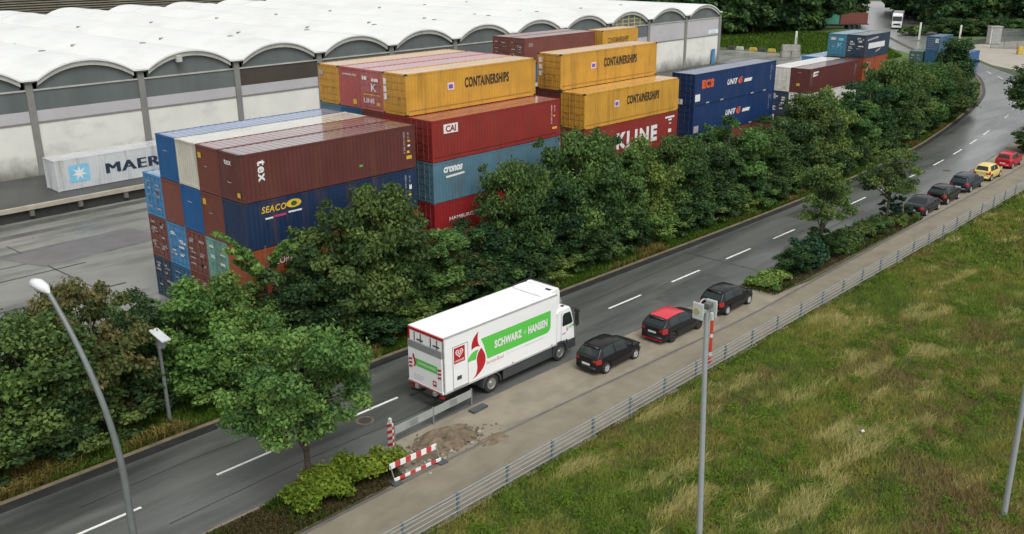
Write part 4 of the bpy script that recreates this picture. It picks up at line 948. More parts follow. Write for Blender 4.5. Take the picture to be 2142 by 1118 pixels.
def light_pole():
    t = thing("floodlight_pole", (-.05, -29.34, 0), "slim pale steel pole in the meadow carrying white floodlight boxes", "light pole")
    dx, dy, zz = -.57, 0, 10.0
    MB().tube([(0, 0, 0), (dx, dy, zz+.15)], [.115, .075], 14).build("pole", M_polel, t, smooth=R(50))
    wb_ = mat("box_white", (.5,.52,.5), .5, .08, 3)
    MB().box(dx-.38, dx-.31, dy-.1, dy+.3, zz-.15, zz+.42).build("floodlight", wb_, t, bevel=.02)
    MB().box(dx+.2, dx+.27, dy-.24, dy+.17, zz-.2, zz+.4).build("floodlight", wb_, t, bevel=.02)
    MB().box(dx-.31, dx+.2, dy-.05, dy+.05, zz+.05, zz+.15).build("cross_arm", M_polel, t)
    mb = MB(); mb.tube([(dx-.08+.22*math.cos(q), dy+.1, zz+.28+.19*math.sin(q)) for q in [PI*i/8 for i in range(9)]], .025, 6); mb.build("bracket", M_polel, t)
    MB().box(dx-.1, dx+.17, dy-.14, dy+.1, zz+.16, zz+.34).build("driver_box", mat("box_dark_grey", (.1,.105,.1), .5), t, bevel=.02)
    MB().tube([(dx-.385, dy+.12, zz+.15), (dx-.41, dy+.12, zz+.15)], .1, 14).build("lamp_lens", mat("lens_olive", (.35,.33,.12), .3), t)
    MB().box(dx+.02, dx+.15, dy-.2, dy-.09, zz-.25, zz+.02).build("junction_box", wb_, t, bevel=.02)
light_pole()
def plain_pole():
    t = thing("steel_pole", (10.55, -36.4, 0), "plain pale steel pole standing in the meadow near the right edge", "pole")
    MB().tube([(0, 0, 0), (-.45, 0, 8.4)], [.115, .085], 12).build("pole", M_polel, t, smooth=R(50)); MB().tube([(0, 0, 0), (0, 0, .12)], .2, 12).build("base", M_polel, t)
plain_pole()
def marker_post():
    t = thing("marker_post", (14.85, -20.3, .1), "red and white striped marker post on the pavement by the railing", "post")
    rdm = mat("marker_red", (.5,.05,.025), .45, .1, 3); wm = mat("marker_white", (.65,.63,.6), .5, .06, 3); mb = MB()
    for i, (a, b) in enumerate([(0,.5),(.5,.7),(.7,1.55),(1.55,1.75),(1.75,2.6),(2.6,2.8),(2.8,3.3)]): mb.mat(0 if i % 2 == 0 else 1).tube([(0, 0, a), (0, 0, b)], .085, 10)
    mb.build("pole", [rdm, wm], t, smooth=R(50)); MB().tube([(0, 0, 3.3), (0, 0, 3.34)], .1, 10).build("cap", rdm, t)
marker_post()

# railing beside the pavement
def railing():
    ys = -20.72; x0, x1 = -15.1, 99.6
    t = thing("railing", (x0, ys, 0), "long galvanised railing between the pavement and the meadow", "railing")
    gm = mat("railing_steel", (.3,.33,.33), .5, .12, 3, metal=.3); pm_ = mat("railing_post", (.16,.21,.22), .5, .12, 3, metal=.2)
    n = int((x1-x0)/2.8)
    pm_me = MB().box(-.05, .05, -.05, .05, 0, 1.1).mesh("post", pm_)
    for i in range(n+1): link("post", pm_me, t).location = (i*2.8, 0, 0)
    for z in (.3, .52, .74, .94, 1.1):
        MB().tube([(-1, -.075, z), (n*2.8, -.075, z)], .021, 6).build("rail", gm, t)
railing()

# ------------------------------------------------------------------ road works
def beacon():
    t = thing("hazard_beacon", (-2.55, -14.95, .01), "upright red and white hazard beacon beside the dug-up patch", "beacon", rz=R(8)); t.scale = (1.2, 1.25, 1.12)
    wm = mat("board_white", (.6,.6,.57), .5, .06, 4); rm_ = mat("board_red", (.42,.04,.04), .5, .1, 4)
    MB().box(-.42, .42, -.2, .2, 0, .12).build("foot", mat("rubber_foot", (.06,.068,.07), .8), t, bevel=.03)
    pn = MB().box(-.05, .05, -.125, .125, .12, 1.3).build("panel", wm, t, bevel=.02)
    for i in range(4):
        z = .2+i*.28; add_plate("stripe", pn, (-.05, .125, 0), (0, -1, 0), (0, 0, 1), [(0,z),(.25,z+.16),(.25,z+.3),(0,z+.14)], rm_)
        add_plate("stripe", pn, (-.05, -.125, 0), (1, 0, 0), (0, 0, 1), [(0,z),(.1,z),(.1,z+.14),(0,z+.14)], rm_)
    MB().box(-.05, .05, -.06, .06, 1.3, 1.5).build("handle", wm, t, bevel=.02)
beacon()
def barrier_fence():
    t = thing("road_barrier", (-2.1, -14.5, .01), "long pale weathered plastic barrier board along the carriageway edge", "barrier", rz=R(2))
    gm = mat("faded_board", (.3,.32,.3), .6, .15, 1.5)
    for a, b in ((.1, 2.5), (2.56, 5.15)):
        br = MB().box(a, b, -.02, .02, .45, .85).build("board", gm, t, bevel=.01)
        MB().box((a+b)/2-.25, (a+b)/2+.25, -.024, -.0205, .5, .8).build("sticker", mat("faded_sticker", (.2,.22,.21), .6), br)
    for x in (.1, 2.53, 5.1): MB().box(x-.03, x+.03, -.03, .03, 0, .9).build("post", mat("barrier_post", (.2,.21,.21), .6), t)
    MB().box(4.5, 5.5, -.75, -.35, 0, .11).build("foot", mat("rubber_foot", (.06,.068,.07), .8), t, bevel=.02)
barrier_fence()
def barricade():
    t = thing("barricade", (-4.2, -17.15, .1), "red and white striped barricade standing askew at the dug-up patch", "barricade", rz=R(-3))
    wm = mat("barricade_white", (.75,.75,.72), .5, .05, 4); rm_ = mat("barricade_red", (.5,.05,.05), .5, .1, 4)
    def board(z0, z1, nseg, tilt):
        mb = MB(); L_ = 2.5
        for i in range(nseg):
            mb.mat(1 if i % 2 else 0).box(L_*i/nseg, L_*(i+1)/nseg, -.02+tilt, .02+tilt, z0, z1)
        mb.build("board", [wm, rm_], t)
    board(.5, .76, 9, .3); board(.06, .2, 9, 0)
    for x in (.03, 2.47):
        MB().tube([(x, -.02, .05), (x, .32, .74)], .025, 6).build("leg", mat("barrier_post", (.2,.21,.21), .6), t)
        MB().box(x-.2, x+.2, -.3, .3, 0, .06).build("foot", mat("rubber_foot", (.06,.068,.07), .8), t)
barricade()
# dug earth
def mound(name, cx, cy, rx, ry, h, m, label, cat, seed, n=40, z0=.012):
    rnd = np.random.RandomState(seed); P_ = []
    for i in range(n+1):
        row = []
        for j in range(n+1):
            u, v = 2*i/n-1, 2*j/n-1; r_ = math.hypot(u, v); an = math.atan2(v, u)
            edge = .8+.35*(float(vnoise(np.array([math.cos(an)*2+seed]), np.array([math.sin(an)*2+seed*.3]))[0])-.5)
            k_ = max(0, 1-(r_/edge)**2)
            z = h*k_**.8*(.4+1.1*float(fbm(np.array([u*5+seed]), np.array([v*5]))[0]))
            row.append((cx+u*rx, cy+v*ry, z0-.02*(k_ == 0)+z))
        P_.append(row)
    return tag(MB().grid(P_).build(name, m, smooth=True), label, cat)
M_dirt = mat("dug_soil", (.15,.115,.075), .95, .35, 2.5, dirt=(.07,.055,.03), dirt_scale=(1.5,1.5,1), dirt_amt=.6, bump=.6, bscale=15)
mound("earth_heap", -.4, -16.05, 2.4, 1.35, .42, M_dirt, "brown heap of dug-up earth spilling over the parking lane", "earth heap", 3)
mound("earth_heap", 1.3, -17.6, 1.3, .6, .18, M_dirt, "small spread of earth against the pavement kerb", "earth heap", 8)
rr = random.Random(4)
mb = MB(); mb2 = MB()
def clod(b, x, y, s_, z):
    vs = [(x+s_*rr.uniform(.6, 1.1)*math.cos(a)*c, y+s_*rr.uniform(.6, 1.1)*math.sin(a)*c, z+s_*h) for h, c in ((-.2, .8), (.35, 1), (.8, .5)) for a in [2*PI*i/6 for i in range(6)]]
    b.add(vs, [(k*6+i, k*6+(i+1) % 6, k*6+6+(i+1) % 6, k*6+6+i) for k in (0, 1) for i in range(6)]+[tuple(range(12, 18))])
for i in range(300):
    x = -.4+rr.gauss(0, 1.1); y = -16.2+rr.gauss(0, .6)-(x+.3)*.12; clod(mb, x, y, rr.uniform(.02, .085)*(1.4 if rr.random() < .1 else 1), .02+.25*max(0, 1-((x+.4)/2.2)**2-((y+16.05)/1.2)**2))
for i in range(26):
    x = -.6+rr.gauss(0, 1.6); y = -16.8+rr.gauss(0, .5); clod(mb2, x, y, rr.uniform(.05, .13), .03)
tag(mb.build("soil_clods", M_dirt), kind="stuff")
tag(mb2.build("rubble", M_conc), kind="stuff")
M_tar = mat("tar_patch", (.06,.062,.06), .4, .25, 1.5, coat=.4, coatr=.3)
mb = MB()
for (x0, x1, y0, y1) in [(21, 27.5, -13.6, -12.3), (-6, -1.8, -9.9, -8.6), (44, 51, -10.3, -8.9), (30.2, 30.5, -14.6, -8.3), (57, 60, -14, -12.9)]: mb.quad((x0,y0,.0095),(x1,y0+.05,.0095),(x1,y1+.04,.0095),(x0,y1,.0095))
tag(mb.build("road_patch", M_tar), kind="structure")
mb = MB()
for pts_ in [[(-12,-12.9),(-6,-12.7),(0,-12.95),(7,-12.8)], [(14,-9.4),(19,-9.6),(26,-9.45),(33,-9.7)], [(36,-13.1),(42,-13.3),(50,-13.0)], [(-14,-9.2),(-9,-9.0),(-3,-9.3)]]:
    for (xa, ya), (xb, yb) in zip(pts_, pts_[1:]): mb.quad((xa,ya-.025,.0125),(xb,yb-.025,.0125),(xb,yb+.025,.0125),(xa,ya+.025,.0125))
tag(mb.build("road_crack", mat("crack_seal", (.03,.03,.03), .5, .2, 2)), kind="structure")
# manholes
def manhole(x, y, lab):
    t = thing("manhole_cover", (x, y, .008), lab, "manhole cover", "manhole covers in the carriageway")
    mb = MB(); n = 24; mb.add([(math.cos(2*PI*i/n)*.44, math.sin(2*PI*i/n)*.44, .006) for i in range(n)], [tuple(range(n))]); mb.build("rim", mat("manhole_rim", (.13,.1,.07), .8, .3, 4), t)
    mb = MB(); mb.add([(math.cos(2*PI*i/n)*.33, math.sin(2*PI*i/n)*.33, .011) for i in range(n)], [tuple(range(n))]); mb.build("lid", mat("manhole_iron", (.045,.04,.035), .6, .3, 6), t)
manhole(-1.55, -11.75, "round manhole cover in the road beside the big street tree"); manhole(69.5, -12.6, "round manhole cover in the road beside the far parked cars")

# ------------------------------------------------------------------ far yard furniture
def conc_block(x, y, c, lab, sx=1.6, sy=.7, h=.7, rz=0):
    t = thing("concrete_block", (x, y, .008), lab, "block", "blocks edging the yard", rz)
    MB().prism([(-sx/2,0),(sx/2,0),(sx/2-.12,h),(-sx/2+.12,h)], -sy/2, sy/2, 'y').build("block", c, t, bevel=.05)
yl = mat("block_yellow", (.5,.36,.06), .7, .15, 1); dkb = mat("block_dark", (.06,.06,.055), .8, .2, 1); lgt = mat("block_pale", (.45,.44,.38), .7, .12, 1)
for i, (px_, py_, m_, lab) in enumerate([(153.2,60.5,lgt,"pale block at the yard edge nearest the warehouse corner"),(153.4,57.5,yl,"yellow block right of the pale edging block"),(153.6,53.3,yl,"second yellow block, midway along the yard edge"),(153.5,55.4,dkb,"dark block between the two yellow ones"),(153.6,50.6,dkb,"dark block right of the second yellow block"),(153.2,62.6,dkb,"dark block closest to the warehouse corner")]):
    conc_block(px_, py_, m_, lab, rz=R(-80))
for i, (dx_, dy_, dz_, lab) in enumerate([(0,0,0,"lower left block of the stacked concrete blocks"),(1.3,-1.4,0,"lower right block of the stacked concrete blocks"),(.1,-.1,1.2,"upper left block of the stacked concrete blocks"),(1.2,-1.3,1.2,"upper right block of the stacked concrete blocks")]):
    t = thing("concrete_block", (147.2+dx_, 46.8+dy_, dz_+.008), lab, "block", "stacked concrete blocks", R(-47))
    MB().box(-.9, .9, -.6, .6, 0, 1.19).build("block", M_conc, t, bevel=.06)
def sign_post(x, y, h, lab, w_=.9):
    t = thing("white_board", (x, y, 0), lab, "board"); MB().box(-w_/2, w_/2, -.06, .06, .2, h).build("panel", mat("post_white", (.6,.6,.56), .6, .06, 1), t, bevel=.03); MB().box(-.1, .1, -.08, -.062, 0, h*.6).build("post", M_pole, t)
for o in [(166.5,54.8,3.3,"upright white board on the grass left of the turquoise container"),(192.5,30.0,4.2,"upright white board right of the lone blue container"),(196.5,40.2,4.0,"upright white board above the lone blue container")]:
    sign_post(*o); bpy.data.objects[-1] if False else None
t = thing("switch_cabinet", (199.3, 25.2, .01), "pale upright electrical cabinet on the far verge", "cabinet", rz=R(-47))
MB().box(-1.2, 1.2, -.9, .9, .1, 3.6).build("housing", mat("cabinet_grey", (.5,.5,.46), .6, .06, 1), t, bevel=.04); MB().box(-1.35, 1.35, -1.05, 1.05, 3.6, 3.8).build("roof", mat("cabinet_roof", (.3,.3,.29), .6), t); MB().box(-.02, .02, -.93, -.905, .3, 3.4).build("door_seam", M_black, t)
t = thing("billboard", (191.8, 15.6, .01), "blue and white sign board on posts above a grey mesh fence", "sign", rz=R(-47))
for x in (-.9, .9): MB().tube([(x, 0, 0), (x, 0, 7.6)], .07, 8).build("post", M_pole, t)
pn = MB().box(-1.25, 1.25, -.16, -.08, 4.5, 7.6).build("panel", mat("sign_pale_blue", (.55,.63,.7), .4, .05, 1), t); add_plate("stripe", pn, (-1.25, -.16, 0), (1, 0, 0), (0, 0, 1), rect(.1, 5.6, 2.3, .45), mat("sign_blue", (.15,.25,.45), .4))
MB().box(-2.6, 2.4, -.1, .1, 7.9, 8.05).build("lamp_arm", mat("arm_pale", (.45,.4,.33), .6), t)
t = thing("mesh_fence", (189.5, 22.5, .01), "grey mesh fence panel below the sign board", "fence", rz=R(-64))
for x in (0, 2.5, 5, 7.3): MB().tube([(x, 0, 0), (x, 0, 4.2)], .05, 8).build("post", M_pole, t)
mb = MB()
for i in range(74): mb.box(i*.1, i*.1+.045, -.008, .008, .1, 4.1)
for i in range(14): mb.box(0, 7.3, -.014, -.009, .15+i*.3, .2+i*.3)
mb.build("mesh", mat("mesh_grey", (.2,.22,.21), .6), t)
t = thing("barrier_gate", (182.0, 14.6, .01), "yellow gate post with a red and white lifting arm at the right edge", "gate", rz=R(-50))
MB().box(-.5, .5, -.45, .45, 0, 1.5).build("gate_post", yl, t, bevel=.08)
mb = MB()
for i in range(6): mb.mat(i % 2).box(.3+i*.7, 1.0+i*.7, -.06, .06, 1.25-i*.06, 1.4-i*.06)
mb.build("arm", [mat("arm_red", (.4,.05,.05), .5), T_white], t)

# ------------------------------------------------------------------ vegetation
M_bark = mat("bark", (.07,.055,.04), .9, .3, 4)
def leaf_cloud(seed, pts, rad, n_leaf, size, pal, up=.25, squash=.8, droop=0):
    # pts: (k,3) clump centres, rad: (k,) radii
    r = np.random.RandomState(seed); k = len(pts)
    w_ = rad**2; idx = r.choice(k, n_leaf, p=w_/w_.sum())
    d = r.normal(size=(n_leaf, 3)); d /= np.linalg.norm(d, axis=1)[:, None]
    d[:, 2] = np.where(d[:, 2] < -.2, d[:, 2]*.4, d[:, 2])
    rr_ = rad[idx]*(r.rand(n_leaf)**.45)*(1+.25*np.abs(r.normal(size=n_leaf)))
    c = pts[idx]+d*rr_[:, None]*np.array([1, 1, squash])
    nrm = d*.7+r.normal(size=(n_leaf, 3))*.55+np.array([0, 0, up]); nrm /= np.linalg.norm(nrm, axis=1)[:, None]
    a = r.normal(size=(n_leaf, 3)); t = np.cross(nrm, a); t /= np.linalg.norm(t, axis=1)[:, None]
    t[:, 2] -= droop; b = np.cross(nrm, t)
    s = size*(.6+.8*r.rand(n_leaf))[:, None]
    V = np.stack([c-t*s*.6, c+b*s*.36+nrm*s*.06, c+t*s*.6, c-b*s*.36+nrm*s*.06], 1).reshape(-1, 3)
    F = np.arange(n_leaf*4).reshape(-1, 4)
    pal = np.array(pal)*np.array([1.24, 1.32, 1.28]); ck = r.rand(k)
    hz = np.clip((c[:, 2]-pts[:, 2].min())/(np.ptp(pts[:, 2])+1e-3), 0, 1)
    q = np.clip(ck[idx]*.75+r.normal(size=n_leaf)*.16+.12, 0, .999)*(len(pal)-1)
    i0 = q.astype(int); f = (q-i0)[:, None]
    C = pal[i0]*(1-f)+pal[np.minimum(i0+1, len(pal)-1)]*f
    C = C*(.8+.4*r.rand(n_leaf))[:, None]
    return V, F, np.repeat(C, 4, 0)
PAL_g = [(.022,.05,.019), (.042,.083,.026), (.07,.122,.035), (.11,.17,.045)]
PAL_d = [(.017,.04,.018), (.03,.062,.024), (.048,.09,.031), (.075,.125,.04)]
PAL_l = [(.046,.088,.024), (.078,.135,.034), (.115,.18,.043), (.16,.225,.055)]
PAL_y = [(.06,.12,.015), (.11,.19,.02), (.17,.25,.03), (.22,.28,.04)]
PAL_r = [(.04,.06,.02), (.07,.085,.025), (.1,.095,.035), (.13,.1,.045)]
PAL_b = [(.02,.05,.032), (.03,.068,.04), (.045,.09,.05)]
def tree_meshes(seed, H, rx, ry, z0, pal, n_leaf, size, n_cl=70, shape='dome', trunk=None, cr=(.45, .85), limbs=7, droop=0, off=(0, 0), straight=0):
    r = np.random.RandomState(seed); P_ = []; Rr = []
    while len(P_) < n_cl:
        u = r.normal(size=3); u /= np.linalg.norm(u); q = r.rand()**.33
        if r.rand() < .25: q = 1.0+.12*r.rand()
        x, y, z = u*q
        if shape == 'dome': zz = z0+(H-z0)*(.42+.58*z) if z > 0 else z0+(H-z0)*(.42+.42*z)
        elif shape == 'round': zz = z0+(H-z0)*(.5+.5*z)
        elif shape == 'cone': 
            zz = z0+(H-z0)*(.5+.5*z); k_ = 1.05-.75*(zz-z0)/(H-z0); x *= k_/max(.25, math.sqrt(max(.05, 1-z*z)))*.8; y *= k_/max(.25, math.sqrt(max(.05, 1-z*z)))*.8
        wob = .82+.36*float(vnoise(np.array([x*1.7+seed]), np.array([y*1.7+z*1.3+seed]))[0])
        P_.append((x*rx*wob+off[0], y*ry*wob+off[1], zz)); Rr.append(cr[0]+(cr[1]-cr[0])*r.rand())
    for i in range(int(n_cl*.22)):              # shoots that break the outline
        b_ = P_[r.randint(len(P_))]; o_ = 1.12+.16*r.rand()
        P_.append(((b_[0]-off[0])*o_+off[0], (b_[1]-off[1])*o_+off[1], min(H*1.04, b_[2]+.25+.5*r.rand()))); Rr.append(.16+.16*r.rand())
    P_ = np.array(P_); Rr = np.array(Rr)*min(rx, ry)/2.3
    P_[:, 2] = np.clip(P_[:, 2], z0*.8+Rr*.4, H*1.03-Rr*.45)
    V, F, C = leaf_cloud(seed, P_, Rr, n_leaf, size, pal, droop=droop)
    cm = np_mesh("crown", V, F, C, LEAF)
    mb = MB(); rt = trunk or .09+.012*H; rnd = random.Random(seed)
    top = Vector((rnd.uniform(-.2, .2), rnd.uniform(-.2, .2), H*.8)); mid = Vector((rnd.uniform(-.12, .12), rnd.uniform(-.12, .12), H*.4))
    mb.tube([(0, 0, -.1), (0, 0, .25), mid, top], [rt*1.3, rt, rt*.7, rt*.2], 8)
    if straight: mid = Vector((off[0]*.15, off[1]*.15, H*.45)); top = Vector((off[0]*.6, off[1]*.6, H*.85))
    ids = r.choice(len(P_), min(limbs+6, len(P_)), replace=False)
    for i in ids:
        e = Vector(P_[i]); s = rnd.uniform(.25, .6); a = Vector((0, 0, 0)).lerp(mid, min(1, s*2)) if s < .5 else mid.lerp(top, (s-.5)*2)
        if e.z < a.z-.3: a = Vector((0, 0, max(.3, e.z*.7)))
        m1 = a.lerp(e, .55)+Vector((0, 0, .2)); mb.tube([a, m1, e], [rt*.4, rt*.26, rt*.08], 5, False)
    tm = mb.mesh("trunk", M_bark, smooth=True)
    return tm, cm
VAR = {}
def plant(var, name, x, y, z=0, s=(1, 1, 1), rz=0, label=None, cat="tree", group=None):
    t = thing(name, (x, y, z), label, cat, group, rz); t.scale = s
    tm, cm = VAR[var]; link("trunk", tm, t); link("crown", cm, t); return t
# belt variants: H=7, rx=2.5, ry=2.2
VAR['g1'] = tree_meshes(11, 7, 2.6, 2.3, .4, PAL_g, 27000, .19, 110)
VAR['g2'] = tree_meshes(12, 7, 2.5, 2.4, .5, PAL_d, 27000, .19, 105, cr=(.32, .68))
VAR['g3'] = tree_meshes(13, 7, 2.7, 2.2, .4, PAL_g, 27000, .19, 100, cr=(.32, .68))
VAR['l1'] = tree_meshes(14, 7, 2.5, 2.3, .4, PAL_l, 27000, .19, 105)
VAR['r1'] = tree_meshes(15, 7, 2.6, 2.3, .5, PAL_r, 27000, .19, 105, cr=(.32, .68))
VAR['d1'] = tree_meshes(16, 7, 2.5, 2.3, .4, PAL_d, 27000, .19, 105, shape='cone')
VAR['b1'] = tree_meshes(17, 3, 1.6, 1.35, .15, PAL_d, 8500, .165, 40, limbs=3, trunk=.05)
VAR['b2'] = tree_meshes(18, 3, 1.7, 1.4, .15, PAL_g, 8500, .165, 40, limbs=3, trunk=.05)
VAR['b3'] = tree_meshes(19, 3, 1.6, 1.3, .15, PAL_l, 8500, .165, 36, limbs=3, trunk=.05)
BELT = [  # x, height, kind, spread, label
 (-23.5, 6.0, 'g2', 1.1, "dark green tree cut by the left picture edge, low behind the kerb"),
 (-19.5, 6.3, 'g1', 1.1, "green tree at the left edge of the picture, left of the reddish-topped one"),
 (-16.2, 6.0, 'l1', 1.0, "paler green tree behind the curved street lamp's foot"),
 (-13.2, 6.3, 'g1', 1.05, "broad green tree just left of the reddish-topped tree"),
 (-10.4, 7.1, 'r1', .88, "tree with reddish-brown top behind the curved lamp's head"),
 (-7.6, 5.6, 'g2', .85, "dark bushy tree behind the flat-topped lamp post"),
 (-5.3, 5.8, 'l1', .95, "light green tree before the slate-blue container end at the yard corner"),
 (-3.2, 5.6, 'l1', .9, "yellowish green tree before the pale green container end"),
 (.9, 5.4, 'g2', 1.0, "low dark tree left of the high-domed tree before the navy container"),
 (3.2, 7.4, 'g3', 1.0, "green tree on the left flank of the high-domed tree"),
 (6.0, 8.4, 'g1', 1.05, "tall high-domed tree covering the right half of the navy container"),
 (9.0, 6.1, 'g3', 1.0, "tree covering the joint between the navy container and its right neighbour"),
 (11.9, 4.5, 'r1', .95, "low brownish-green tree in front of the red container with thin white lettering"),
 (14.6, 4.8, 'g2', 1.0, "dark tree under the grey-blue container's left half"),
 (17.4, 8.0, 'g1', .85, "slim tall tree whose tip covers the grey-blue container's middle"),
 (20.3, 7.0, 'g2', 1.0, "dark tree in front of the grey-blue container's right end"),
 (24.0, 9.0, 'g1', 1.1, "tallest tree of the middle belt, before the gap after the grey-blue container"),
 (27.8, 8.0, 'g3', 1.0, "broad tree under the left part of the grimy yellow container"),
 (31.6, 7.3, 'l1', 1.0, "lighter green tree before the large white letters"),
 (35.6, 7.0, 'g1', 1.0, "tree just right of the large white letters on red"),
 (39.8, 6.3, 'g2', 1.0, "dark tree below the gap left of the dark blue pair"),
 (44.0, 7.3, 'g3', 1.05, "tree before the left end of the dark blue pair"),
 (48.4, 5.9, 'g1', 1.1, "low wide tree below the dark blue pair's logo"),
 (52.8, 6.7, 'g2', 1.05, "tree below the right end of the dark blue pair"),
 (57.6, 7.8, 'g1', 1.1, "tree hiding the orange-brown ground container left of the maroon one"),
 (61.6, 7.7, 'l1', 1.0, "paler tree before the white container under the maroon one"),
 (66.6, 6.8, 'g3', 1.15, "broad tree before the maroon container with a yellow plate"),
 (71.2, 8.0, 'g2', 1.1, "dark tree before the dark green lettered container"),
 (76.6, 9.2, 'g1', 1.15, "tall tree right of the orange container"),
 (82.3, 8.4, 'g3', 1.15, "tree below the lone blue container, left of the darkest one"),
 (88.6, 7.8, 'g1', 1.15, "green tree at the start of the road bend"),
]
BYY = lambda x: (-2.0 if abs(x+7.6) < 2 else -3.4) if x < 70 else -3.5+(x-70)*.05
for i, (x, h, k_, s_, lb) in enumerate(BELT):
    plant(k_, "roadside_tree", x, BYY(x), 0, (s_, min(1.1, s_), h/7), [0, 2.2, 4.1, 1.1, 5.3][i % 5]*0+((i*37) % 7-3)*.15, lb, "tree", "trees in the belt between road and containers")
plant('d1', "roadside_tree", 104.5, .2, 0, (1.5, 1.35, 1.28), .5, "darkest tree, dense and pointed, at the inside of the road bend", "tree", "trees in the belt between road and containers")
plant('g1', "roadside_tree", 97.2, -1.5, 0, (1.2, 1.1, .98), .9, "green tree left of the darkest pointed tree at the bend", "tree", "trees in the belt between road and containers")
plant('g3', "roadside_tree", 111, 4.0, 0, (1.2, 1.1, .8), 2, "tree behind the darkest pointed tree", "tree", "trees in the belt between road and containers")
rnd = random.Random(21); x = -25.0; i = 0
while x < 118:
    yk = float(np.interp(x, [p[0] for p in FAR], [p[1] for p in FAR]))
    h = rnd.uniform(2.0, 3.3); v = ['b1', 'b2', 'b1', 'b3', 'b2'][i % 5]
    if abs(x+8.2) < 1.9: yk += 1.0
    plant(v, "hedge_bush", x, yk+(rnd.uniform(2.7, 3.2) if x < 40 else rnd.uniform(2.2, 2.8)), 0, (rnd.uniform(1, 1.35), rnd.uniform(.95, 1.15), h/3), rnd.uniform(-.5, .5), "low green bush along the foot of the roadside tree belt", "bush", "bushes along the foot of the tree belt")
    x += rnd.uniform(2.0, 2.9)*(1 if x < 70 else 1.25); i += 1
# spindly sapling before the navy container
def sapling():
    r = np.random.RandomState(3); t = thing("sapling", (-.5, -2.2, 0), "spindly bright green sapling with feathery fronds before the navy container", "tree")
    mb = MB(); pts = []; rad = []; tips = []
    mb.tube([(0, 0, 0), (.05, 0, 3), (.2, 0, 5.2)], [.07, .05, .03], 6)
    for i in range(13):
        a = r.rand()*6.28; z = 3.4+2.4*r.rand(); L_ = .9+1.0*r.rand(); s = Vector((.05, 0, z*.75)); e = s+Vector((math.cos(a)*L_, math.sin(a)*L_*.7, .7+1.0*r.rand()))
        mb.tube([s, s.lerp(e, .5)+Vector((0, 0, .2)), e], [.03, .02, .01], 5, False)
        for q in np.linspace(.35, 1.25, 9):
            p = s.lerp(e, q); pts.append((p.x, p.y, p.z-.15*max(0, q-1)*3+.12)); rad.append(.14)
    mb.build("trunk", M_bark, t, smooth=True)
    t.scale = (1.1, 1.1, 1.22)
    V, F, C = leaf_cloud(5, np.array(pts), np.array(rad), 3000, .2, PAL_l, squash=.5); link("crown", np_mesh("crown", V, F, C, LEAF), t)
sapling()
# street trees
VAR['s1'] = tree_meshes(31, 7.6, 2.7, 2.55, 2.9, PAL_g[1:]+[(.14,.2,.05), (.17,.23,.06)], 30000, .15, 66, shape='dome', trunk=.15, cr=(.34, .66), limbs=14, off=(-.5, .25), straight=1)
VAR['s2'] = tree_meshes(32, 6.1, 2.15, 2.0, 2.7, PAL_g+[(.13,.19,.05)], 8000, .16, 36, shape='dome', trunk=.12, cr=(.42, .75), limbs=14, off=(.1, .2), straight=1)
VAR['s3'] = tree_meshes(33, 5.8, 2.3, 2.1, 2.6, PAL_g+[(.13,.19,.05)], 8000, .16, 36, shape='dome', trunk=.12, cr=(.42, .72), limbs=14, off=(.2, .2), straight=1)
plant('s1', "street_tree", -6.9, -15.0, .1, (1, 1, 1), 0, "big leafy street tree over the road in the lower left", "tree")
plant('s2', "street_tree", 36.0, -16.0, .1, (1, 1, 1.0), 0, "open-crowned young street tree on the bushy island, nearer one", "tree")
plant('s3', "street_tree", 46.7, -16.2, .1, (1, 1, 1.0), 0, "street tree beside the round bush and the far parked row", "tree")
VAR['e1'] = tree_meshes(34, 9.5, 3.2, 3.0, 1.2, PAL_d, 16000, .27, 85, shape='dome', trunk=.16)
plant('e1', "street_tree", 98.8, -13.2, .05, (1.2, 1.2, .95), 0, "dark tree cut by the right picture edge above the red car", "tree")
plant('e1', "street_tree", 109.5, -11.2, .05, (1.1, 1.1, .9), 1.7, "tree at the right picture edge behind the first edge tree", "tree")
plant('b1', "round_bush", 84.5, -16.2, .05, (1.5, 1.4, 1.0), 0, "dark bush at the right picture edge beyond the red car", "bush")
# planted strips
def low_hedge(name, x0, x1, y0, y1, h, pal, n, size, label, cat, seed, z=.1):
    r = np.random.RandomState(seed); k = int((x1-x0)*(y1-y0)*3.6)+6
    px_ = x0+(x1-x0)*r.rand(k); py_ = y0+(y1-y0)*r.rand(k); q = fbm(px_*.7+seed, py_*.7)
    cx, cy = (x0+x1)/2, (y0+y1)/2
    e = np.clip(1.25-np.maximum(np.abs(px_-cx)/(x1-x0)*2, np.abs(py_-cy)/(y1-y0)*2)**3*.75, .3, 1)
    P_ = np.c_[px_-cx, py_-cy, h*(.35+.5*q)*e]; Rr = .25+.3*r.rand(k)
    V, F, C = leaf_cloud(seed, P_, Rr*min(1, h), n, size, pal)
    t = thing(name, (cx, cy, z), label, cat)
    link("foliage", np_mesh("foliage", V, F, C, LEAF), t)
    mb = MB(); rnd = random.Random(seed)
    for i in range(0, k, 3): mb.tube([(P_[i][0]*.9, P_[i][1]*.8, 0), tuple(P_[i])], [.02, .008], 4, False)
    mb.build("stem", M_bark, t); return t
low_hedge("yellow_green_bush", -8.2, -3.2, -16.7, -14.9, .95, PAL_y, 15000, .16, "yellow-green low shrub round the foot of the big street tree", "bush", 41)
low_hedge("clipped_hedge", 37.6, 46.9, -17.1, -15.4, .95, PAL_g+[(.09,.12,.045)], 18000, .15, "long low hedge on the island between the two young street trees", "hedge", 42)
low_hedge("ground_cover", 26.9, 30.2, -17.3, -15.4, .65, PAL_l, 4500, .18, "light green weeds at the near tip of the bushy island", "plants", 43)
low_hedge("ground_cover", 46.6, 50.2, -17.5, -15.9, .5, PAL_l, 3000, .18, "green weeds at the far tip of the island before the saloon", "plants", 44)
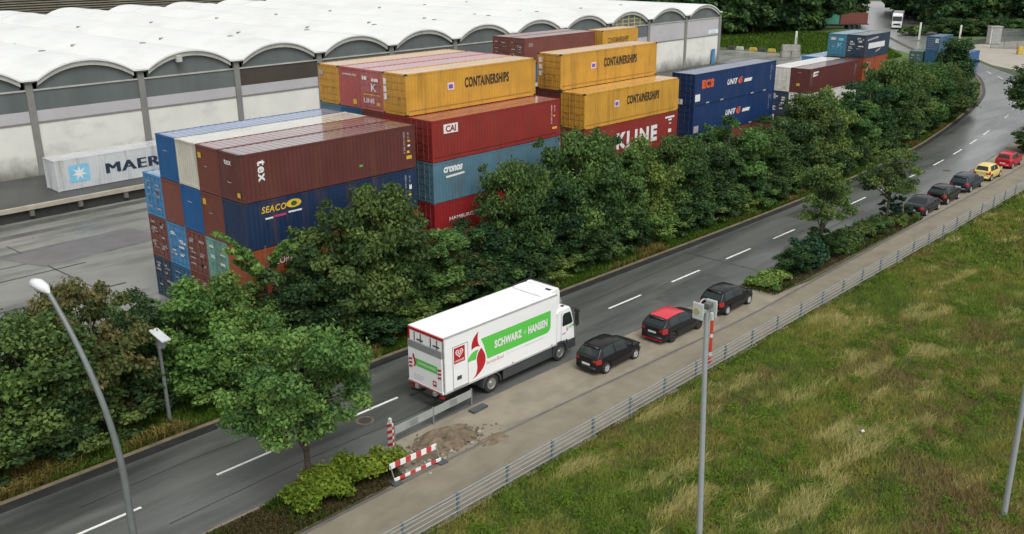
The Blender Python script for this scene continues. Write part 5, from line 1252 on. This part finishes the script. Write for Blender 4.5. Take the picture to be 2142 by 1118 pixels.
plant('b1', "island_bush", 31.4, -16.4, .1, (1.05, .7, .6), 0, "dark green bush at the near end of the island", "bush")
VAR['bb'] = tree_meshes(45, 2.6, 1.6, 1.3, .1, PAL_b, 4500, .24, 44, limbs=3, trunk=.05)
plant('bb', "island_bush", 34.0, -16.3, .1, (1, .8, .72), .6, "blue-green bush left of the nearer young street tree's trunk", "bush")
plant('b2', "island_bush", 36.4, -16.2, .1, (.8, .65, .65), 1.6, "mid green bush round the nearer young street tree's trunk", "bush")
VAR['rb'] = tree_meshes(46, 1.9, 1.0, 1.0, .05, PAL_b, 5000, .12, 70, shape='round', limbs=3, trunk=.05, cr=(.25, .4))
plant('rb', "round_bush", 48.7, -16.0, .1, (1.05, 1.05, 1), 0, "neatly rounded dark bush behind the grey-green saloon", "bush")
# island soil, and the verge round the street tree
def soil(name, poly, z, m): return sheet(name, poly, z, m)
M_soil = mat("planting_soil", (.075,.07,.035), .95, .35, 1.5, dirt=(.05,.08,.025), dirt_scale=(.8,.8,1), dirt_amt=.8)
sheet("planting_bed", [(26.2,-15.0),(37,-15.15),(50.4,-15.25),(50.6,-17.6),(47,-17.75),(31,-17.95),(27.6,-17.6)], .1, M_soil)
sheet("planting_bed", [(-90,-14.65),(-20,-14.65),(-4.2,-14.6),(-3.2,-15.4),(-3.4,-16.4),(-4.6,-17.2),(-20,-17.2),(-90,-17.2)], .1, M_soil)

# ------------------------------------------------------------------ grasses (stuff)
def blades(name, n, region, h, wd, lean, pal_fn, seed, z=0.0, wind=None, keep=None):
    r = np.random.RandomState(seed)
    x, y = region(r, n)
    if keep is not None: q = keep(x, y, r); x, y = x[q], y[q]
    n = len(x); a = r.rand(n)*2*PI; hh, C, straw = pal_fn(x, y, r)
    hh = hh*(.5+r.rand(n))
    if wind is not None: dx = np.cos(a)*lean+wind[0]*(.4+straw); dy = np.sin(a)*lean+wind[1]*(.4+straw)
    else: dx = np.cos(a)*lean; dy = np.sin(a)*lean
    b = r.rand(n)*PI; wx = np.cos(b)*wd*(.6+.8*r.rand(n)); wy = np.sin(b)*wd*(.6+.8*r.rand(n))
    z0 = np.full(n, z)
    m1 = np.c_[x+dx*hh*.3, y+dy*hh*.3, z0+hh*.62]
    tip = np.c_[x+dx*hh, y+dy*hh, z0+hh*(.95-.3*straw)]
    A = np.c_[x-wx, y-wy, z0-.02]; B = np.c_[x+wx, y+wy, z0-.02]
    D = m1+np.c_[wx, wy, 0*wx]*.8; E_ = m1-np.c_[wx, wy, 0*wx]*.8
    V = np.stack([A, B, D, E_, D, E_, tip], 1)
    V = np.stack([A, B, D, E_, tip], 1).reshape(-1, 3); i = np.arange(n)[:, None]*5
    F = np.concatenate([i+np.array([[0, 1, 2, 3]]), i+np.array([[3, 2, 4, 4]])])
    # second face as triangle: build with degenerate-free quads by splitting tip
    V5 = np.stack([A, B, D, E_, tip-np.c_[wx, wy, 0*wx]*.12, tip+np.c_[wx, wy, 0*wx]*.12], 1).reshape(-1, 3); i = np.arange(n)[:, None]*6
    F = np.concatenate([i+np.array([[0, 1, 2, 3]]), i+np.array([[3, 2, 5, 4]])])
    o = link(name, np_mesh(name, V5, F, np.repeat(C, 6, 0), GRASS)); tag(o, kind="stuff"); return o
G1 = np.array([.078,.118,.027]); G2 = np.array([.14,.185,.043]); ST = np.array([.34,.29,.14]); BR = np.array([.165,.118,.062]); YG = np.array([.215,.195,.062])
def meadow_col(x, y, r):
    n = len(x); a = x*.97-y*.25; b = x*.25+y*.97          # streaks run along the lie of the grass
    p = fbm(x*.2+3, y*.26+8); q = fbm(a*.3+40, b*.95+21); d = fbm(x*1.3+5, y*1.5+60); e = fbm(x*.5+15, y*.6+2)
    mid = .21*np.exp(-((x-12)/8)**2-((y+30.2-.12*(x-12))/2.6)**2)+.08*np.exp(-((x-2)/5)**2-((y+32.5)/1.6)**2)+.03*(x > 22)
    bm_ = .26*np.exp(-((x-7)/7)**2-((y+34.4)/2.6)**2)+.1*np.exp(-((x-24)/8)**2-((y+30)/4)**2)
    straw = np.clip((q+mid+.3*(d-.5)-.69)*6+r.normal(size=n)*.3, 0, 1)
    brown = np.clip((p+.45*(e-.5)+bm_-.6)*5+r.normal(size=n)*.4, 0, 1)*(1-straw*.7)
    g = (G1+(G2-G1)*np.clip(d*2-.5+r.normal(size=n)*.15, 0, 1)[:, None]); yg = np.clip((fbm(x*.3+90, y*.4)-.48)*5+.55*np.clip((x-1)/9, 0, 1)*np.clip((-y-23)/4, 0, 1), 0, 1)[:, None]
    g = g*(1-yg*.6)+YG*yg*.6
    mx = np.clip(r.rand(n)*.5+.55, 0, 1)[:, None]
    C = g*(1-brown[:, None]*mx)+BR*brown[:, None]*mx; ms = (straw*np.clip(r.rand(n)*.9+.15, 0, 1))[:, None]; C = C*(1-ms)+ST*ms
    return .08+.13*d+.13*straw+.06*(e > .55), C*(.7+.6*r.rand(n))[:, None], straw
def tri_region(x0, x1, y0, y1):
    def f(r, n):
        u = r.rand(n)**1.35; x = x0+(x1-x0)*u; y = y1+(y0-y1)*r.rand(n); return x, y
    return f
def mkeep(x, y, r):  # only what the picture, or a step aside, can show
    return (y > -41) & (y < -20.95+.15*r.rand(len(x))) & (y < -21) | False
VIS = lambda x, y, r: (y > -22-(x+12)*.9) & (y > -42)
blades("meadow_grass", 620000, tri_region(-14, 42, -42, -20.95), .3, .014, .7, meadow_col, 61, keep=VIS, wind=(1.0, .15))
blades("meadow_grass_far", 170000, tri_region(40, 125, -38, -20.95), .34, .035, .7, meadow_col, 62, wind=(1.0, .15))
# broad-leaved weeds in the meadow
r = np.random.RandomState(8); px_ = -10+80*r.rand(2600)**1.4; py_ = -41+20*r.rand(2600); q = (fbm(px_*.35+70, py_*.5+3) > .5) & (py_ > -22-(px_+12)*.9)
Pw = np.c_[px_[q], py_[q], .12+.16*r.rand(q.sum())]
V, F, C = leaf_cloud(9, Pw, .18+.22*r.rand(len(Pw)), 100000, .065, [(.05,.085,.018),(.075,.115,.022),(.1,.14,.03)], up=.6, squash=.5)
tag(link("meadow_weeds", np_mesh("meadow_weeds", V, F, C, GRASS)), kind="stuff")
# dry verge grass beyond the road
def verge_col(x, y, r):
    n = len(x); q = fbm(x*.35+11, y*.8); straw = np.clip((q-.56)*5+r.normal(size=n)*.3, 0, 1)
    C = np.array([.065,.115,.022])*(1-straw[:, None]*.8)+np.array([.2,.145,.06])*straw[:, None]*.8
    return .2+.35*straw, C*(.7+.6*r.rand(n))[:, None], straw
def verge_region(r, n):
    x = -28+150*r.rand(n)**1.4; yk = np.interp(x, [p[0] for p in FAR], [p[1] for p in FAR]); y = yk+.78+r.rand(n)**1.3*2.6; return x, y
blades("verge_grass", 150000, verge_region, .3, .024, .5, verge_col, 63)
def bed_col(x, y, r):
    n = len(x); h, C, st = verge_col(x, y, r); q = np.clip((fbm(x*.6+2, y*.9+5)-.5)*5, 0, 1)
    return .1+.18*q, (np.array([.055,.1,.018])*q[:, None]+np.array([.085,.07,.035])*(1-q[:, None]))*(.6+.7*r.rand(n))[:, None], st*.2
def bed_region(r, n):
    k = r.rand(n); x = np.where(k < .6, -16+12.5*r.rand(n), 26.6+24*r.rand(n)); y = np.where(k < .6, -14.75-2.4*r.rand(n), -15.2-2.5*r.rand(n)); return x, y
blades("bed_grass", 34000, bed_region, .16, .025, .6, bed_col, 64, z=.1)
def fence_region(r, n): return -14+95*r.rand(n)**1.3, -20.7-.35*r.rand(n)
blades("fence_weeds", 22000, fence_region, .35, .03, .4, meadow_col, 65)
# far lawns
M_lawn = mat("lawn", (.06,.115,.022), .95, .3, .3, dirt=(.11,.12,.03), dirt_scale=(.2,.2,1), dirt_amt=.6)
sheet("lawn", [(154.5,64),(155,45),(153.5,35),(146,20.5),(137,14),(141,13.5),(152,18.5),(161,26),(176,36.5),(200,52),(222,65),(190,100),(160,120),(150,90)], .012, M_lawn)
sheet("lawn", [(188,38),(205,48),(232,62),(300,60),(300,10),(262,10),(262,21),(205,32)], .014, M_lawn)
def lawn_region(r, n): return 152+48*r.rand(n), 30+62*r.rand(n)
def lawn_keep(x, y, r): return (y > 36+(x-176)*.66+3) & (x > 155)
def lawn_col(x, y, r):
    n = len(x); q = fbm(x*.2, y*.2); return .3+.5*q, (np.array([.045,.082,.018])+np.outer(q, [.03,.04,.006]))*(.7+.6*r.rand(n))[:, None], np.zeros(n)
blades("lawn_grass", 30000, lawn_region, .4, .12, .5, lawn_col, 66, keep=lawn_keep)
# wood beyond the yard: separate trees
VAR['w1'] = tree_meshes(71, 14, 5, 5, .8, PAL_d, 5000, .95, 60, cr=(.45, .8)); VAR['w2'] = tree_meshes(72, 14, 5.2, 5, .8, PAL_g, 5000, .95, 60, cr=(.45, .8)); VAR['w3'] = tree_meshes(73, 14, 4.6, 4.8, 1, PAL_d, 5000, .95, 55, shape='round', cr=(.45, .8))
FD = Vector((math.cos(YAW), math.sin(YAW))); FN = Vector((FD.y, -FD.x))   # away from / across the far view
WOOD = [
 # first row, left to right, one label each
 (176, 88, 13, 'w1', "dark tree right beside the warehouse corner at the wood's edge"), (181, 80, 15, 'w2', "broad tree of the wood's edge left of centre above the yellow blocks"), (186, 76.5, 12, 'w3', "low spreading dark tree standing forward on the lawn"),
 (193, 74, 14, 'w1', "tree of the wood's edge above the stacked concrete blocks"), (201, 74, 13, 'w2', "tree just left of the far jade green container"),
 (226, 73, 13, 'w3', "tree directly behind the far rust red container"), (233, 74, 12, 'w2', "tree beside the side road, left of the far white lorry"),
 (228, 46.5, 13, 'w1', "tree immediately right of the far white lorry"), (232, 41, 14, 'w2', "second tree right of the far white lorry"), (236, 34.5, 12, 'w3', "dark tree above the lone blue container, far verge"),
 (240, 28, 13, 'w1', "tree of the far verge above the electrical cabinet"), (243, 20, 14, 'w2', "tree of the far verge behind the sign board"), (246, 11, 13, 'w1', "tree at the right picture edge on the far verge"),
]
for x, y, h, k_, lb in WOOD: plant(k_, "wood_tree", x, y, 0, (h/14*1.05, h/14*1.05, h/14), (x*1.7) % 6.28, lb, "tree", "trees of the wood beyond the yard")
rnd = random.Random(77)
for row in range(1, 8):
    for j in range(15):
        d = 20+row*13; base = Vector((178, 90)).lerp(Vector((246, 8)), j/14)
        p = base+FD*(row*13+rnd.uniform(-4, 4))+FN*rnd.uniform(-3, 3)
        # leave the side road open
        rel = p-Vector((224, 58)); dd = Vector((.87, .5)); off = rel.x*-dd.y+rel.y*dd.x
        if abs(off) < 9.5: continue
        h = rnd.uniform(12, 17); plant(['w1', 'w2', 'w3'][rnd.randrange(3)], "wood_tree", p.x, p.y, 0, (h/14*1.1, h/14*1.1, h/14), rnd.uniform(0, 6), "tree in the deep rows of the wood behind its front row", "tree", "trees in the back rows of the wood")
for i, (x, y, h) in enumerate([(-21, 158, 14), (-14, 156, 13), (-7, 158, 13), (-1, 160, 12), (-28, 157, 14)]):
    plant('w2', "wood_tree", x, y, 0, (h/14, h/14, h/14), i*1.3, ["tree before the slatted hall at the top left corner", "second tree from the left before the slatted hall", "third tree from the left before the slatted hall", "rightmost tree before the slatted hall", "leftmost tree before the slatted hall"][i], "tree", "trees before the slatted hall")
low_hedge("far_hedge", 206, 214, 44.5, 49, 2.2, PAL_g, 2500, .6, "green scrub at the corner of the side road left of the blue container", "hedge", 81)
for i in range(9):
    plant('b2', "scrub_bush", 212+i*2.2, 40.5-i*2.9, 0, (2, 2, 1.3), i, "low green bush in the scrub row on the far verge", "bush", "bushes of the far verge scrub")
# litter
t = tag(MB().prism([(-.14,0),(.16,0),(.1,.1),(-.04,.13)], -.1, .07, 'y').build("plastic_bag", mat("litter_white", (.6,.6,.58), .5), smooth=True, bevel=.05), "small white scrap of litter lying in the meadow", "litter"); t.location = (12.9, -29.6, .3)
